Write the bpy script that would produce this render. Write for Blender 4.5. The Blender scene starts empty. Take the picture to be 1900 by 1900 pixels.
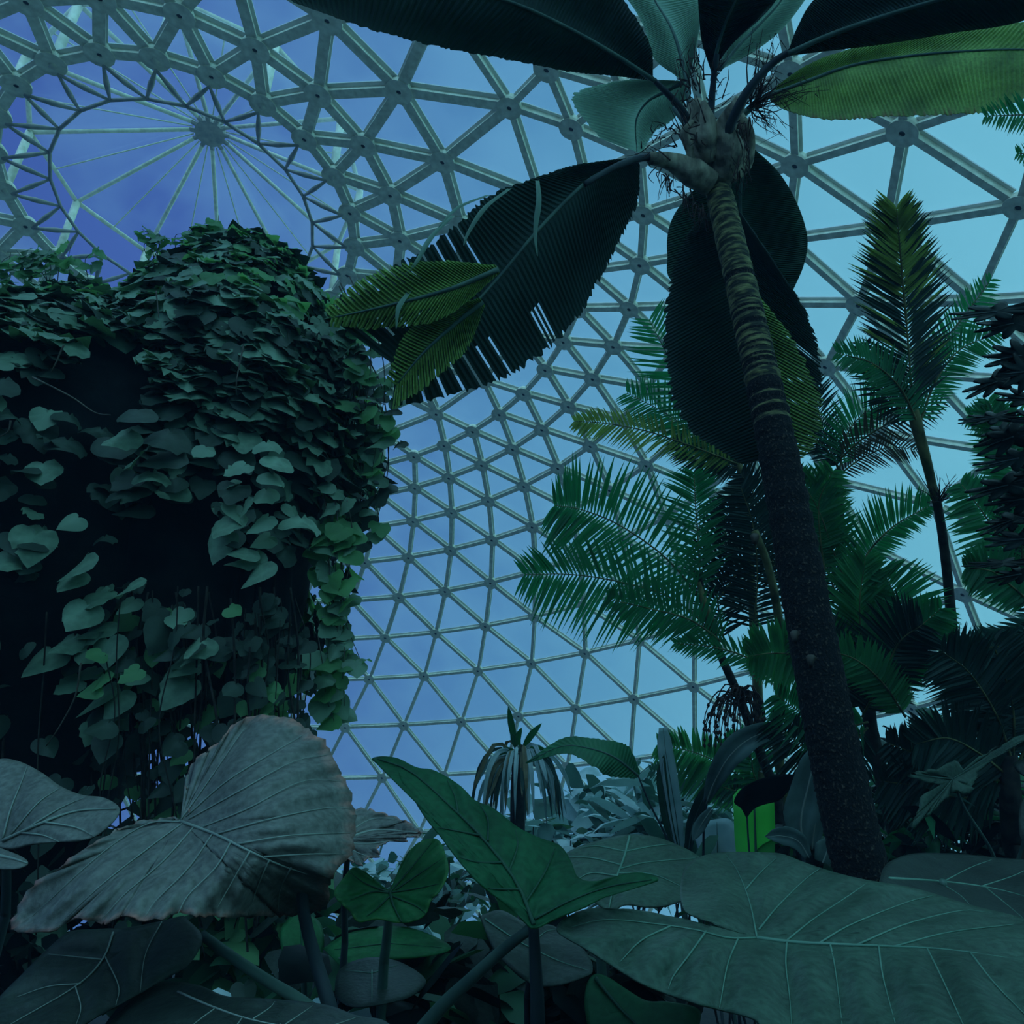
import bpy, math, random
import numpy as np
from mathutils import Vector, Matrix
random.seed(7); RNG = np.random.default_rng(7)
SC = bpy.context.scene; COL = SC.collection
# ------------------------------------------------------------------ camera
TH, RO, FL = 0.4768, 0.0169, 1368.6          # pitch, roll, focal length in pixels of a 1900 px frame
CAM = np.array([0., 0., 1.7])
U0 = np.array([0, -math.sin(TH), math.cos(TH)]); X0 = np.array([1., 0, 0])
RIGHT = math.cos(RO)*X0 - math.sin(RO)*U0
UP = math.sin(RO)*X0 + math.cos(RO)*U0
FWD = np.array([0, math.cos(TH), math.sin(TH)])
cd = bpy.data.cameras.new('camera'); cam = bpy.data.objects.new('camera', cd); COL.objects.link(cam)
cd.sensor_width = 36; cd.lens = 36*FL/1900; cd.clip_end = 400; cd.clip_start = 0.05
m = Matrix.Identity(4)
for i in range(3):
    m[i][0] = RIGHT[i]; m[i][1] = UP[i]; m[i][2] = -FWD[i]; m[i][3] = CAM[i]
cam.matrix_world = m; SC.camera = cam
SC.view_settings.view_transform = 'Standard'; SC.view_settings.look = 'None'
SC.view_settings.gamma = 1; SC.view_settings.use_curve_mapping = False
SC.view_settings.exposure = 0.0
SC.cycles.max_bounces = 4; SC.cycles.transparent_max_bounces = 8
SC.cycles.diffuse_bounces = 2; SC.cycles.glossy_bounces = 2; SC.cycles.transmission_bounces = 3
SC.cycles.caustics_reflective = False; SC.cycles.caustics_refractive = False

def s2l(r, g, b):
    f = lambda c: (c/255/12.92 if c <= 10 else ((c/255+.055)/1.055)**2.4)
    return (f(r), f(g), f(b), 1)
# ------------------------------------------------------------------ sky
W = bpy.data.worlds.new('sky'); SC.world = W; W.use_nodes = True
nt = W.node_tree; nt.nodes.clear()
tc = nt.nodes.new('ShaderNodeTexCoord'); sx = nt.nodes.new('ShaderNodeSeparateXYZ')
mr = nt.nodes.new('ShaderNodeMapRange'); mr.inputs[1].default_value = -1; mr.inputs[2].default_value = 1
rp = nt.nodes.new('ShaderNodeValToRGB'); bg = nt.nodes.new('ShaderNodeBackground'); ow = nt.nodes.new('ShaderNodeOutputWorld')
nt.links.new(tc.outputs['Generated'], sx.inputs[0]); nt.links.new(sx.outputs[0], mr.inputs[0])
nt.links.new(mr.outputs[0], rp.inputs[0]); nt.links.new(rp.outputs[0], bg.inputs[0]); nt.links.new(bg.outputs[0], ow.inputs[0])
SKY = [(-1, (50, 74, 150)), (-.57, (56, 84, 162)), (-.36, (64, 98, 172)), (-.14, (73, 122, 180)),
       (.08, (84, 147, 191)), (.30, (100, 174, 206)), (.56, (108, 186, 212)), (1, (112, 190, 214))]
cr = rp.color_ramp
while len(cr.elements) > 1: cr.elements.remove(cr.elements[-1])
cr.elements[0].position = 0; cr.elements[0].color = s2l(*SKY[0][1])
for x, c in SKY[1:]:
    e = cr.elements.new((x+1)/2); e.color = s2l(*c)
bg.inputs[1].default_value = 1.06
# soft fill suns added to brighten the plants, stronger behind the camera, weaker ahead
for e_, rx, ry, c_ in ((1.5, 38, -12, (.33, .76, 1.0)), (.7, -35, 12, (.33, .80, 1.0))):
    sd = bpy.data.lights.new('fill_sun', 'SUN'); sd.energy = e_; sd.angle = math.radians(80); sd.color = c_
    so = bpy.data.objects.new('fill_sun', sd); COL.objects.link(so); so.rotation_euler = (math.radians(rx), math.radians(ry), 0); so.location = (0, 10, 30)

# ------------------------------------------------------------------ materials
def newmat(name):
    mt = bpy.data.materials.new(name); mt.use_nodes = True; mt.node_tree.nodes.clear(); return mt
def N(mt, t): return mt.node_tree.nodes.new(t)
def L(mt, a, b): mt.node_tree.links.new(a, b)
def noisy(mt, c1, c2, scale, detail=3, stretch=None, lo=.35, hi=.65):
    t = N(mt, 'ShaderNodeTexCoord'); n = N(mt, 'ShaderNodeTexNoise'); n.inputs['Scale'].default_value = scale; n.inputs['Detail'].default_value = detail
    if stretch:
        mp = N(mt, 'ShaderNodeMapping'); mp.inputs['Scale'].default_value = stretch; L(mt, t.outputs['Object'], mp.inputs[0]); L(mt, mp.outputs[0], n.inputs[0])
    else: L(mt, t.outputs['Object'], n.inputs[0])
    r = N(mt, 'ShaderNodeValToRGB'); r.color_ramp.elements[0].position = lo; r.color_ramp.elements[1].position = hi
    r.color_ramp.elements[0].color = (*c1, 1); r.color_ramp.elements[1].color = (*c2, 1); L(mt, n.outputs[0], r.inputs[0])
    return r.outputs[0], n.outputs[0]
def leafmat(name, c, var=.35, trans=.3, rough=.55, scale=9, tcol=None, edge=None, spec=.3):
    mt = newmat(name); c = np.array(c)
    col, nz = noisy(mt, tuple(c*(1-var)), tuple(np.minimum(c*(1+var), 1)), scale)
    if edge is not None:
        at_ = N(mt, 'ShaderNodeAttribute'); at_.attribute_name = 'edge'
        mx = N(mt, 'ShaderNodeMix'); mx.data_type = 'RGBA'; mx.inputs[7].default_value = (*edge, 1)
        L(mt, at_.outputs['Fac'], mx.inputs[0]); L(mt, col, mx.inputs[6]); col = mx.outputs[2]
    p = N(mt, 'ShaderNodeBsdfPrincipled'); p.inputs['Roughness'].default_value = rough; p.inputs['Specular IOR Level'].default_value = spec
    L(mt, col, p.inputs['Base Color'])
    bp = N(mt, 'ShaderNodeBump'); bp.inputs['Strength'].default_value = .25; bp.inputs['Distance'].default_value = .01
    L(mt, nz, bp.inputs['Height']); L(mt, bp.outputs[0], p.inputs['Normal'])
    if edge is not None:
        t2 = N(mt, 'ShaderNodeTexCoord'); n2 = N(mt, 'ShaderNodeTexNoise'); n2.inputs['Scale'].default_value = 55; n2.inputs['Detail'].default_value = 6; L(mt, t2.outputs['Object'], n2.inputs[0])
        b2 = N(mt, 'ShaderNodeBump'); b2.inputs['Strength'].default_value = .55; b2.inputs['Distance'].default_value = .006; L(mt, n2.outputs[0], b2.inputs['Height']); L(mt, bp.outputs[0], b2.inputs['Normal']); L(mt, b2.outputs[0], p.inputs['Normal'])
        hs = N(mt, 'ShaderNodeMix'); hs.data_type = 'RGBA'; hs.blend_type = 'MULTIPLY'; hs.inputs[0].default_value = .55; L(mt, col, hs.inputs[6])
        r2 = N(mt, 'ShaderNodeValToRGB'); r2.color_ramp.elements[0].position = .35; r2.color_ramp.elements[1].position = .65; r2.color_ramp.elements[0].color = (.45, .45, .45, 1); r2.color_ramp.elements[1].color = (1.3, 1.3, 1.3, 1)
        L(mt, n2.outputs[0], r2.inputs[0]); L(mt, r2.outputs[0], hs.inputs[7]); L(mt, hs.outputs[2], p.inputs['Base Color'])
    o = N(mt, 'ShaderNodeOutputMaterial')
    if trans > 0:
        t = N(mt, 'ShaderNodeBsdfTranslucent'); t.inputs[0].default_value = (*(tcol or tuple(c)), 1)
        ms = N(mt, 'ShaderNodeMixShader'); ms.inputs[0].default_value = trans
        L(mt, p.outputs[0], ms.inputs[1]); L(mt, t.outputs[0], ms.inputs[2]); L(mt, ms.outputs[0], o.inputs[0])
    else: L(mt, p.outputs[0], o.inputs[0])
    return mt
def solid(name, c1, c2, scale=8, rough=.7, detail=4, stretch=None, bump=.4, lo=.35, hi=.65, metallic=0):
    mt = newmat(name); col, nz = noisy(mt, c1, c2, scale, detail, stretch, lo, hi)
    p = N(mt, 'ShaderNodeBsdfPrincipled'); p.inputs['Roughness'].default_value = rough; p.inputs['Metallic'].default_value = metallic
    p.inputs['Specular IOR Level'].default_value = .25
    L(mt, col, p.inputs['Base Color']); bp = N(mt, 'ShaderNodeBump'); bp.inputs['Strength'].default_value = bump; bp.inputs['Distance'].default_value = .02
    L(mt, nz, bp.inputs['Height']); L(mt, bp.outputs[0], p.inputs['Normal'])
    o = N(mt, 'ShaderNodeOutputMaterial'); L(mt, p.outputs[0], o.inputs[0]); return mt
M = {}
M['steel'] = solid('grey weathered steel', (.68, .68, .50), (.93, .95, .74), 6, .6, 5, bump=.1)
M['steel_top'] = solid('dark steel', (.30, .30, .28), (.5, .48, .4), 5, .6, 5, bump=.1)
M['rail'] = solid('pale glazing rail', (.80, .84, .80), (.92, .95, .92), 4, .5, 2, bump=.05)
M['bolt'] = solid('bolt', (.03, .03, .03), (.06, .05, .05), 8)
g = newmat('milky dome pane')
tr = N(g, 'ShaderNodeBsdfTransparent'); tr.inputs[0].default_value = (.97, .985, .99, 1)
gd = N(g, 'ShaderNodeBsdfTranslucent'); gd.inputs[0].default_value = (.8, .85, .85, 1)
gl = N(g, 'ShaderNodeBsdfGlossy'); gl.inputs['Roughness'].default_value = .25; gl.inputs[0].default_value = (.8, .85, .9, 1)
col, nz = noisy(g, (.0, .0, .0), (.10, .10, .10), .35, 4)
m1 = N(g, 'ShaderNodeMixShader'); L(g, col, m1.inputs[0]); L(g, tr.outputs[0], m1.inputs[1]); L(g, gd.outputs[0], m1.inputs[2])
m2 = N(g, 'ShaderNodeMixShader'); m2.inputs[0].default_value = .025; L(g, m1.outputs[0], m2.inputs[1]); L(g, gl.outputs[0], m2.inputs[2])
o = N(g, 'ShaderNodeOutputMaterial'); L(g, m2.outputs[0], o.inputs[0]); M['pane'] = g
M['soil'] = solid('dark damp soil', (.006, .006, .008), (.03, .028, .022), 12, .95, 6)
M['bark'] = solid('rough grey palm bark', (.006, .007, .008), (.17, .14, .10), 75, .9, 8, (1, 1, .8), 1.0, .56, .80)
M['bark_green'] = solid('green yellow ringed palm bark', (.025, .03, .02), (.30, .29, .11), 11, .8, 8, (1, 1, 3.6), 1.0, .42, .70)
M['cane'] = solid('slender green brown cane', (.05, .06, .02), (.22, .22, .08), 10, .6, 4, (1, 1, .4))
M['darkcane'] = solid('dark cane', (.015, .014, .012), (.05, .045, .035), 14, .8, 4)
M['sheath'] = solid('brown leaf sheath', (.09, .08, .055), (.46, .42, .28), 13, .8, 7, (1, 1, .3), .8)
M['fibre'] = solid('dry dark fibre', (.02, .014, .012), (.10, .06, .05), 20, .9)
M['core'] = solid('painted shade inside vine', (.0015, .002, .004), (.006, .009, .010), 6, 1., 5, bump=.8)  # near-black colour stands for the unlit depth of the vine
M['twig'] = solid('dry twig', (.05, .045, .035), (.14, .12, .09), 10)
M['dry'] = leafmat('dry straw leaf', (.30, .27, .15), .3, .25)
LF = {  # leaf kinds
 'ear_left': leafmat('grey green elephant ear', (0.18, 0.19, 0.157), .14, .10, .5, 5, edge=(.75, .30, .22)),
 'ear_right': leafmat('blue green elephant ear', (.058, .112, .072), .2, .10, .45, 5, edge=(.10, .15, .09)),
 'ear_dark': leafmat('dark elephant ear', (0.033, 0.0495, 0.0385), .25, .10, .5, 5, edge=(.04, .05, .04)),
 'ear_green': leafmat('green leaf lit from behind', (0.022, 0.143, 0.055), .2, .45, .5, 6, (.03, .26, .07), edge=(.06, .22, .05)),
 'ear_bright': leafmat('bright green young leaf', (.04, .20, .07), .3, .5, .5, 6, (.07, .45, .10), edge=(.16, .35, .08)),
 'palm_dark': leafmat('dark palm blade', (0.0144, 0.0384, 0.0312), .3, .24, .5, 4, (.03, .28, .11)),
 'palm_mid': leafmat('green palm blade', (0.03, 0.11, 0.06), .3, .25, .5, 4, (.03, .14, .04)),
 'palm_yellow': leafmat('yellow green palm blade', (.30, .47, .12), .4, .4, .5, 3.5, (.34, .52, .12), edge=(.35, .12, .08)),
 'palm_pale': leafmat('pale palm blade', (.30, .46, .36), .15, .6, .5, 4, (.75, .92, .78)),
 'feather_bright': leafmat('bright feather leaflets', (.04, .21, .07), .3, .4, .5, 3, (.06, .36, .08)),
 'feather': leafmat('feather palm leaflets', (0.0259, 0.162, 0.0645), .4, .3, .5, 2.5, (.03, .46, .11)),
 'feather_dark': leafmat('dark feather leaflets', (0.009, 0.0396, 0.0252), .3, .1, .5, 3, (.01, .05, .02)),
 'feather_grey': leafmat('grey green leaflets', (.05, .12, .09), .3, .3, .5, 3, (.07, .2, .12)),
 'feather_yellow': leafmat('yellowing leaflets', (0.252, 0.357, 0.063), .6, .4, .5, 5, (.3, .42, .08)),
 'feather_brown': leafmat('dying leaflets', (.05, .045, .03), .5, .2, .6, 5, (.1, .08, .04)),
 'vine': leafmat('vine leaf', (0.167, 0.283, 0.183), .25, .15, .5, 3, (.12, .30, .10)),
 'vine_dark': leafmat('vine leaf with painted shade', (0.0363, 0.0645, 0.0443), .25, .1, .55, 3),  # shade of the lower vine put into a darker leaf colour
 'vine_light': leafmat('paler vine leaf', (0.169, 0.4, 0.169), .25, .5, .5, 3, (.16, .45, .12)),
 'hazy': leafmat('pale foliage with painted hazy tone', (0.627, 0.95, 0.95), .35, .3, .6, 3, (.3, .55, .45)),  # pale leaf tone with the far mistiness put into the colour
 'paddle': leafmat('grey paddle leaf', (0.14, 0.224, 0.196), .3, .2, .4, 5),
 'lime': leafmat('lime banana leaf', (.22, .90, .22), .1, .55, .5, 4, (.30, .98, .22)),
 'lobed': leafmat('near black lobed leaf', (0.0054, 0.0108, 0.0108), .4, .05, .35, 6, spec=.5),
 'under': leafmat('understory leaf', (.03, .10, .05), .5, .25, .5, 3, (.06, .25, .07)),
}
M['vein'] = solid('pale leaf vein', (.10, .22, .15), (.16, .30, .21), 6, .5, 2, bump=.05)
M['vein_grey'] = solid('grey leaf vein', (.24, .28, .23), (.30, .36, .29), 6, .5, 2, bump=.05)
M['vein_dark'] = solid('dark green vein', (.01, .05, .03), (.02, .08, .04), 6, .5, 2, bump=.05)
M['stalk'] = solid('green leaf stalk', (.05, .10, .08), (.10, .18, .13), 7, .5, 3, (1, 1, .3), .1)
M['stalk_dark'] = solid('dark leaf stalk', (.02, .03, .04), (.05, .07, .07), 7, .5, 3, (1, 1, .3), .1)

for n_ in LF['lobed'].node_tree.nodes:
    if n_.type == 'BSDF_PRINCIPLED': n_.inputs['IOR'].default_value = 1.08

# ------------------------------------------------------------------ helpers
def at(px, py, d):
    """point seen at pixel (px, py) of the 1900 px photograph at depth d metres"""
    return CAM + d*(FWD + (px-950)/FL*RIGHT - (py-950)/FL*UP)
def proj(p):
    q = np.asarray(p)-CAM; z = q@FWD
    return 950+FL*(q@RIGHT)/z, 950-FL*(q@UP)/z, z
def tag(o, label=None, cat=None, group=None, kind=None):
    if label: o['label'] = label
    if cat: o['category'] = cat
    if group: o['group'] = group
    if kind: o['kind'] = kind
    return o
def mesh(name, V, F, mats, smooth=True, midx=None, attr=None):
    me = bpy.data.meshes.new(name); V = np.asarray(V, float)
    me.from_pydata([tuple(map(float, v)) for v in V], [], [tuple(map(int, f)) for f in F])
    for mt in (mats if isinstance(mats, (list, tuple)) else [mats]): me.materials.append(mt)
    if midx is not None: me.polygons.foreach_set('material_index', midx)
    if smooth: me.polygons.foreach_set('use_smooth', [True]*len(F))
    if attr is not None:
        a = me.attributes.new('edge', 'FLOAT', 'POINT'); a.data.foreach_set('value', np.asarray(attr, float))
    me.update(); return me
def empty(name, loc):
    o = bpy.data.objects.new(name, None); COL.objects.link(o); o.location = tuple(loc); o.empty_display_size = .1; return o
def obj(name, me, parent=None):
    o = bpy.data.objects.new(name, me); COL.objects.link(o)
    if parent is not None: o.parent = parent
    return o
def org(o):
    p = np.zeros(3)
    while o is not None: p = p + np.array(o.location); o = o.parent
    return p
def part(name, VF, mat, parent, smooth=True, attr=None, thick=0, midx=None):
    V, F = VF; V = np.asarray(V, float)-org(parent)
    o = obj(name, mesh(name, V, F, mat, smooth, midx, attr), parent)
    if thick:
        md = o.modifiers.new('thickness', 'SOLIDIFY'); md.thickness = thick; md.offset = 0
    return o
def catmull(P, n):
    P = np.asarray(P, float)
    if len(P) == 2:
        t = np.linspace(0, 1, n)[:, None]; return P[0]*(1-t)+P[1]*t
    Q = np.vstack([2*P[0]-P[1], P, 2*P[-1]-P[-2]]); out = []
    for s in np.linspace(0, len(P)-1, n):
        i = min(int(s), len(P)-2); t = s-i; a, b, c, d = Q[i:i+4]
        out.append(.5*((2*b)+(-a+c)*t+(2*a-5*b+4*c-d)*t*t+(-a+3*b-3*c+d)*t**3))
    return np.array(out)
def tube(P, R, k=8, cap=True):
    """tube along world points P with radii R"""
    P = np.asarray(P, float); n = len(P); R = np.broadcast_to(np.asarray(R, float), (n,))
    T = np.gradient(P, axis=0); T /= np.linalg.norm(T, axis=1)[:, None]+1e-12
    a = np.array([0, 0, 1.]) if abs(T[0][2]) < .9 else np.array([1., 0, 0])
    u = np.cross(T[0], a); u /= np.linalg.norm(u); V = []; F = []
    for i in range(n):
        u = u - T[i]*(u@T[i]); u /= np.linalg.norm(u)+1e-12; w = np.cross(T[i], u)
        for j in range(k):
            t = 2*math.pi*j/k; V.append(P[i]+R[i]*(math.cos(t)*u+math.sin(t)*w))
    for i in range(n-1):
        for j in range(k):
            F.append((i*k+j, i*k+(j+1) % k, (i+1)*k+(j+1) % k, (i+1)*k+j))
    if cap: F.append(tuple(range(k))[::-1]); F.append(tuple((n-1)*k+j for j in range(k)))
    return np.array(V), F
def join(parts):
    Vs = []; Fs = []; o = 0
    for V, F in parts:
        Vs.append(np.asarray(V)); Fs += [tuple(x+o for x in f) for f in F]; o += len(V)
    return np.vstack(Vs), Fs
def pts(P, dd=None):
    """[(px,py,d)] or [(px,py)] with dd -> world"""
    P = np.asarray(P, float)
    if dd is not None: P = np.c_[P[:, :2], np.interp(np.linspace(0, 1, len(P)), np.linspace(0, 1, len(dd)), dd)]
    return np.array([at(*p) for p in P])
def tofloor(P, dx=0, dy=0, n=3):
    """continue a world polyline down to the soil"""
    e = P[-1]; g_ = np.array([e[0]+dx, e[1]+dy, -.04]); t = np.linspace(0, 1, n+1)[1:, None]
    return np.vstack([P, e*(1-t)+g_*t])

# ------------------------------------------------------------------ ground
r_ = 27.4; ang = np.linspace(0, 2*math.pi, 97)[:-1]
DA = np.array([-9.0471, 14.6573])                                   # dome axis
V = [(DA[0], DA[1], 0)]; F = []
for k, rr in enumerate([3, 7, 12, 18, r_+.6]):
    for a in ang: V.append((DA[0]+rr*math.sin(a), DA[1]+rr*math.cos(a), 0))
for j in range(96): F.append((0, 1+(j+1) % 96, 1+j))
for k in range(4):
    for j in range(96): F.append((1+k*96+j, 1+k*96+(j+1) % 96, 1+(k+1)*96+(j+1) % 96, 1+(k+1)*96+j))
fl = obj('floor', mesh('floor', V, F, M['soil'])); tag(fl, 'dark planted soil floor under the glass dome', kind='structure')

# ------------------------------------------------------------------ dome
RK = [4.6316, 5.9809, 7.7622, 10.0086, 11.2102, 12.5102, 13.972, 15.5843, 17.2004, 18.9158, 20.9481, 22.4235, 24.3696, 25.8457, 26.7, 27.3]
ZK = [16.9994, 16.6992, 16.324, 15.6455, 15.1509, 14.5929, 13.9288, 13.0832, 11.9373, 10.6681, 9.2949, 7.3372, 5.2021, 2.7577, .35, -1.72]
ZK = [z+1.7 for z in ZK]; PH = 2.3194; ST = 2*math.pi/48; NK = len(RK)
dome = empty('ceiling', (DA[0], DA[1], 0)); tag(dome, 'triangulated steel and glass beehive dome over the garden', kind='structure')
DO = np.array([DA[0], DA[1], 0])
def nd(k, t=0.): return np.array([RK[k]*math.sin(t), RK[k]*math.cos(t), ZK[k]])     # relative to the axis
def nrm(k):
    a = max(k-1, 0); b = min(k+1, NK-1); dr = RK[b]-RK[a]; dz = ZK[b]-ZK[a]; v = np.array([0, -dz, dr]); return v/np.linalg.norm(v)
def rotz(v, t): c, s = math.cos(t), math.sin(t); return np.array([v[0]*c+v[1]*s, -v[0]*s+v[1]*c, v[2]])
def boxbeam(A, B, n, w, d, off, trim=.22):
    x = B-A; Ln = np.linalg.norm(x); x /= Ln; A = A+x*trim; B = B-x*trim
    n = n-x*(n@x); n /= np.linalg.norm(n); s = np.cross(n, x); V = []
    for P in (A, B):
        for a, b in ((-1, 0), (1, 0), (1, 1), (-1, 1)): V.append(P+s*w/2*a+n*(off+d*b))
    return np.array(V), [(3, 2, 1, 0), (4, 5, 6, 7), (0, 1, 5, 4), (1, 2, 6, 5), (2, 3, 7, 6), (3, 0, 4, 7)]
def strut_mesh(A, B, n, w):
    b1 = boxbeam(A, B, n, w, .05, .03); b2 = boxbeam(A, B, n, w*.4, .14, .08); b3 = boxbeam(A, B, n, w*1.3, .025, .2)
    V, F = join([b1, b2, b3]); return mesh('strut', V, F, [M['steel'], M['rail']], False, [0]*12+[1]*6)
S = []        # (mesh, rot, projected length)   struts
PN = []       # panes
HB = []       # hubs
def addall(lst, me, ref, N_, base):
    for i in range(N_):
        t = base+2*math.pi/N_*i; A, B = rotz(ref[0], t)+DO, rotz(ref[1], t)+DO
        a = proj(A); b = proj(B); mx, my = (a[0]+b[0])/2, (a[1]+b[1])/2
        vis = a[2] > 1 and b[2] > 1 and -60 < mx < 1960 and -60 < my < 1760
        lst.append((me, t, math.hypot(a[0]-b[0], a[1]-b[1]) if vis else -1))
def pane_mesh(P, n):
    P = np.array(P); c = P.mean(0); Q = c+(P-c)*.975; A = Q+n*.225; B = Q+n*.25; k = len(P)
    F = [tuple(range(k))[::-1], tuple(range(k, 2*k))]+[(i, (i+1) % k, (i+1) % k+k, i+k) for i in range(k)]
    return mesh('pane', np.vstack([A, B]), F, M['pane'], False)
def par(k):      # node phase of ring k
    return PH-ST*((.5 if k % 2 else -.5) if k < 4 else (0 if k % 2 == 0 else .5))
for k in range(NK):
    Nk = 24 if k <= 3 else 48; dt = 2*math.pi/Nk; w = .24 if k <= 2 else (.155 if k < 9 else .125); n0 = nrm(k)
    base = par(k)
    addall(S, strut_mesh(nd(k), nd(k, dt), rotz(n0, dt/2), w), (nd(k), nd(k, dt)), Nk, base)
    # hub: disc with a bolt in the middle
    ax = n0; u = np.array([1., 0, 0]); v = np.cross(ax, u); Rh = .33 if k <= 2 else (.29 if k < 9 else .26); V = []; F = []
    for (rr, hh) in ((Rh*.8, .21), (Rh, .06), (Rh, 0), (.06, 0), (.06, .03)):
        for j in range(14): t = 2*math.pi*j/14; V.append(nd(k)+rr*(math.cos(t)*u+math.sin(t)*v)+ax*hh)
    for q in range(4):
        for j in range(14): F.append((q*14+j, q*14+(j+1) % 14, (q+1)*14+(j+1) % 14, (q+1)*14+j))
    F.append(tuple(56+j for j in range(14))); F.append(tuple(range(14)))
    hm = mesh('hub_plate', V, F, [M['steel'], M['bolt']], False, [0]*56+[1]+[0])
    for i in range(Nk):
        t = base+dt*i; p = proj(rotz(nd(k), t)+DO); vis = p[2] > 1 and -30 < p[0] < 1930 and -30 < p[1] < 1760
        HB.append((hm, t, FL*Rh/p[2] if vis else -1))
    if k == NK-1: break
    n1 = nrm(k+1); nn = n0+n1; nn /= np.linalg.norm(nn)
    if k == 3:
        h = ST/2
        for s_ in (-1, 1): addall(S, strut_mesh(nd(3), nd(4, s_*h), nn, w), (nd(3), nd(4, s_*h)), 24, base)
        addall(PN, pane_mesh([nd(3), nd(4, h), nd(4, -h)], nn), (nd(3), nd(4, h)), 24, base)
        addall(PN, pane_mesh([nd(3), nd(3, dt), nd(4, dt-h), nd(4, h)], rotz(nn, dt/2)), (nd(3), nd(4, dt-h)), 24, base)
    else:
        h = dt/2
        for s_ in (-1, 1): addall(S, strut_mesh(nd(k), nd(k+1, s_*h), nn, w), (nd(k), nd(k+1, s_*h)), Nk, base)
        addall(PN, pane_mesh([nd(k), nd(k+1, h), nd(k+1, -h)], nn), (nd(k), nd(k+1, h)), Nk, base)
        addall(PN, pane_mesh([nd(k), nd(k, dt), nd(k+1, h)], rotz(nn, dt/2)), (nd(k), nd(k+1, h)), Nk, base)
def place(lst, name, rest, cap=300):
    lst.sort(key=lambda s: -s[2]); Vs = []; Fs = []; mi = []; o = 0; mats = list(lst[0][0].materials)
    for i, (me, t, s) in enumerate(lst):
        if i < cap and s > 0:
            q = obj(name, me, dome); q.rotation_euler = (0, 0, -t)
        else:
            co = np.empty(len(me.vertices)*3); me.vertices.foreach_get('co', co); co = co.reshape(-1, 3)
            c, s_ = math.cos(t), math.sin(t); Vs.append(np.c_[co[:, 0]*c+co[:, 1]*s_, -co[:, 0]*s_+co[:, 1]*c, co[:, 2]])
            for p in me.polygons: Fs.append(tuple(x+o for x in p.vertices)); mi.append(p.material_index)
            o += len(co)
    if Vs:
        q = obj(rest, mesh(rest, np.vstack(Vs), Fs, mats, False, mi), dome); q['kind'] = 'stuff'
place(S, 'strut', 'far_struts'); place(PN, 'pane', 'far_panes'); place(HB, 'hub_plate', 'far_hub_plates')
# low curb under the dome
V = []; F = []
for (rr, zz) in ((27.0, -.02), (27.0, .45), (27.6, .45), (27.6, -.02)):
    for a in ang: V.append((rr*math.sin(a), rr*math.cos(a), zz))
for q in range(3):
    for j in range(96): F.append((q*96+j, q*96+(j+1) % 96, (q+1)*96+(j+1) % 96, (q+1)*96+j))
cb = obj('curb', mesh('curb', V, F, M['rail'], False), dome)
# cupola over the eye of the dome
zt = 20.9+1.7; ze = 19.45+1.7; zi = 17.25+1.7; cup = empty('roof_cupola', (DA[0], DA[1], ZK[0]))
tag(cup, 'round ventilation cupola of radiating spokes on top of the dome, upper left', 'cupola')
cb0 = par(0)
def dpt(r, t, z): return DO+np.array([r*math.sin(t), r*math.cos(t), z])
part('hub', join([tube([dpt(0, 0, zt-.16), dpt(0, 0, zt+.12)], [.44, .44], 16)]+[tube([dpt(.36, t, zt-.10), dpt(.58, t, zt-.10)], .07, 6) for t in np.arange(12)*math.pi/6+cb0]), M['steel_top'], cup, False)
tt = cb0+ST*0
for i in range(12):
    t = tt+i*math.pi/6; t2 = t+math.pi/6
    part('spoke', tube([dpt(.5, t, zt-.08), dpt(4.62, t, ze)], .065, 6), M['steel'], cup)
    part('tie_rod', tube([dpt(.5, t+math.pi/12, zt-.1), dpt(4.45, t+math.pi/12, ze-.02)], .022, 5), M['steel'], cup)
    part('eave_beam', tube([dpt(4.62, t, ze), dpt(4.62, t2, ze)], .07, 6), M['steel'], cup)
    part('post', tube([dpt(4.62, t, ZK[0]), dpt(4.62, t, ze)], .11, 6), M['steel'], cup)
    q = pane_mesh([dpt(.5, t, zt)-DO, dpt(.5, t2, zt)-DO, dpt(4.62, t2, ze)-DO, dpt(4.62, t, ze)-DO], np.array([0, 0, .3]))
    q = obj('pane', q, cup); q.location = (0, 0, -ZK[0])
ri = 3.45; h24 = math.pi/12
for i in range(24):
    a = cb0+i*h24; b = a+h24/2
    part('inner_ring_bar', tube([dpt(ri, b, zi), dpt(ri, b+h24, zi)], .05, 6), M['steel_top'], cup)
    mid = lambda p, q_: tube([p, (p+q_)/2, q_], [.03, .075, .03], 6)
    part('brace', mid(dpt(RK[0]-.2, a, ZK[0]-.05), dpt(ri, b, zi)), M['steel_top'], cup)
    part('brace', mid(dpt(RK[0]-.2, a, ZK[0]-.05), dpt(ri, b-h24, zi)), M['steel_top'], cup)
# scatter volume added to lift the dark tones under the dome
V = [(x, y, z) for z in (0.01, 23.3) for (x, y) in ((-37, -14), (19, -14), (19, 43), (-37, 43))]
hz = newmat('dark tone lift scatter'); vs_ = N(hz, 'ShaderNodeVolumeScatter'); vs_.inputs['Density'].default_value = .0042; vs_.inputs['Color'].default_value = (.35, .65, 1, 1)
ho = N(hz, 'ShaderNodeOutputMaterial'); L(hz, vs_.outputs[0], ho.inputs['Volume'])
air = obj('lift_volume', mesh('lift_volume', V, [(3, 2, 1, 0), (4, 5, 6, 7), (0, 1, 5, 4), (1, 2, 6, 5), (2, 3, 7, 6), (3, 0, 4, 7)], hz, False)); tag(air, 'added scatter volume that lifts the dark tones inside the dome', kind='structure')
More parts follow.
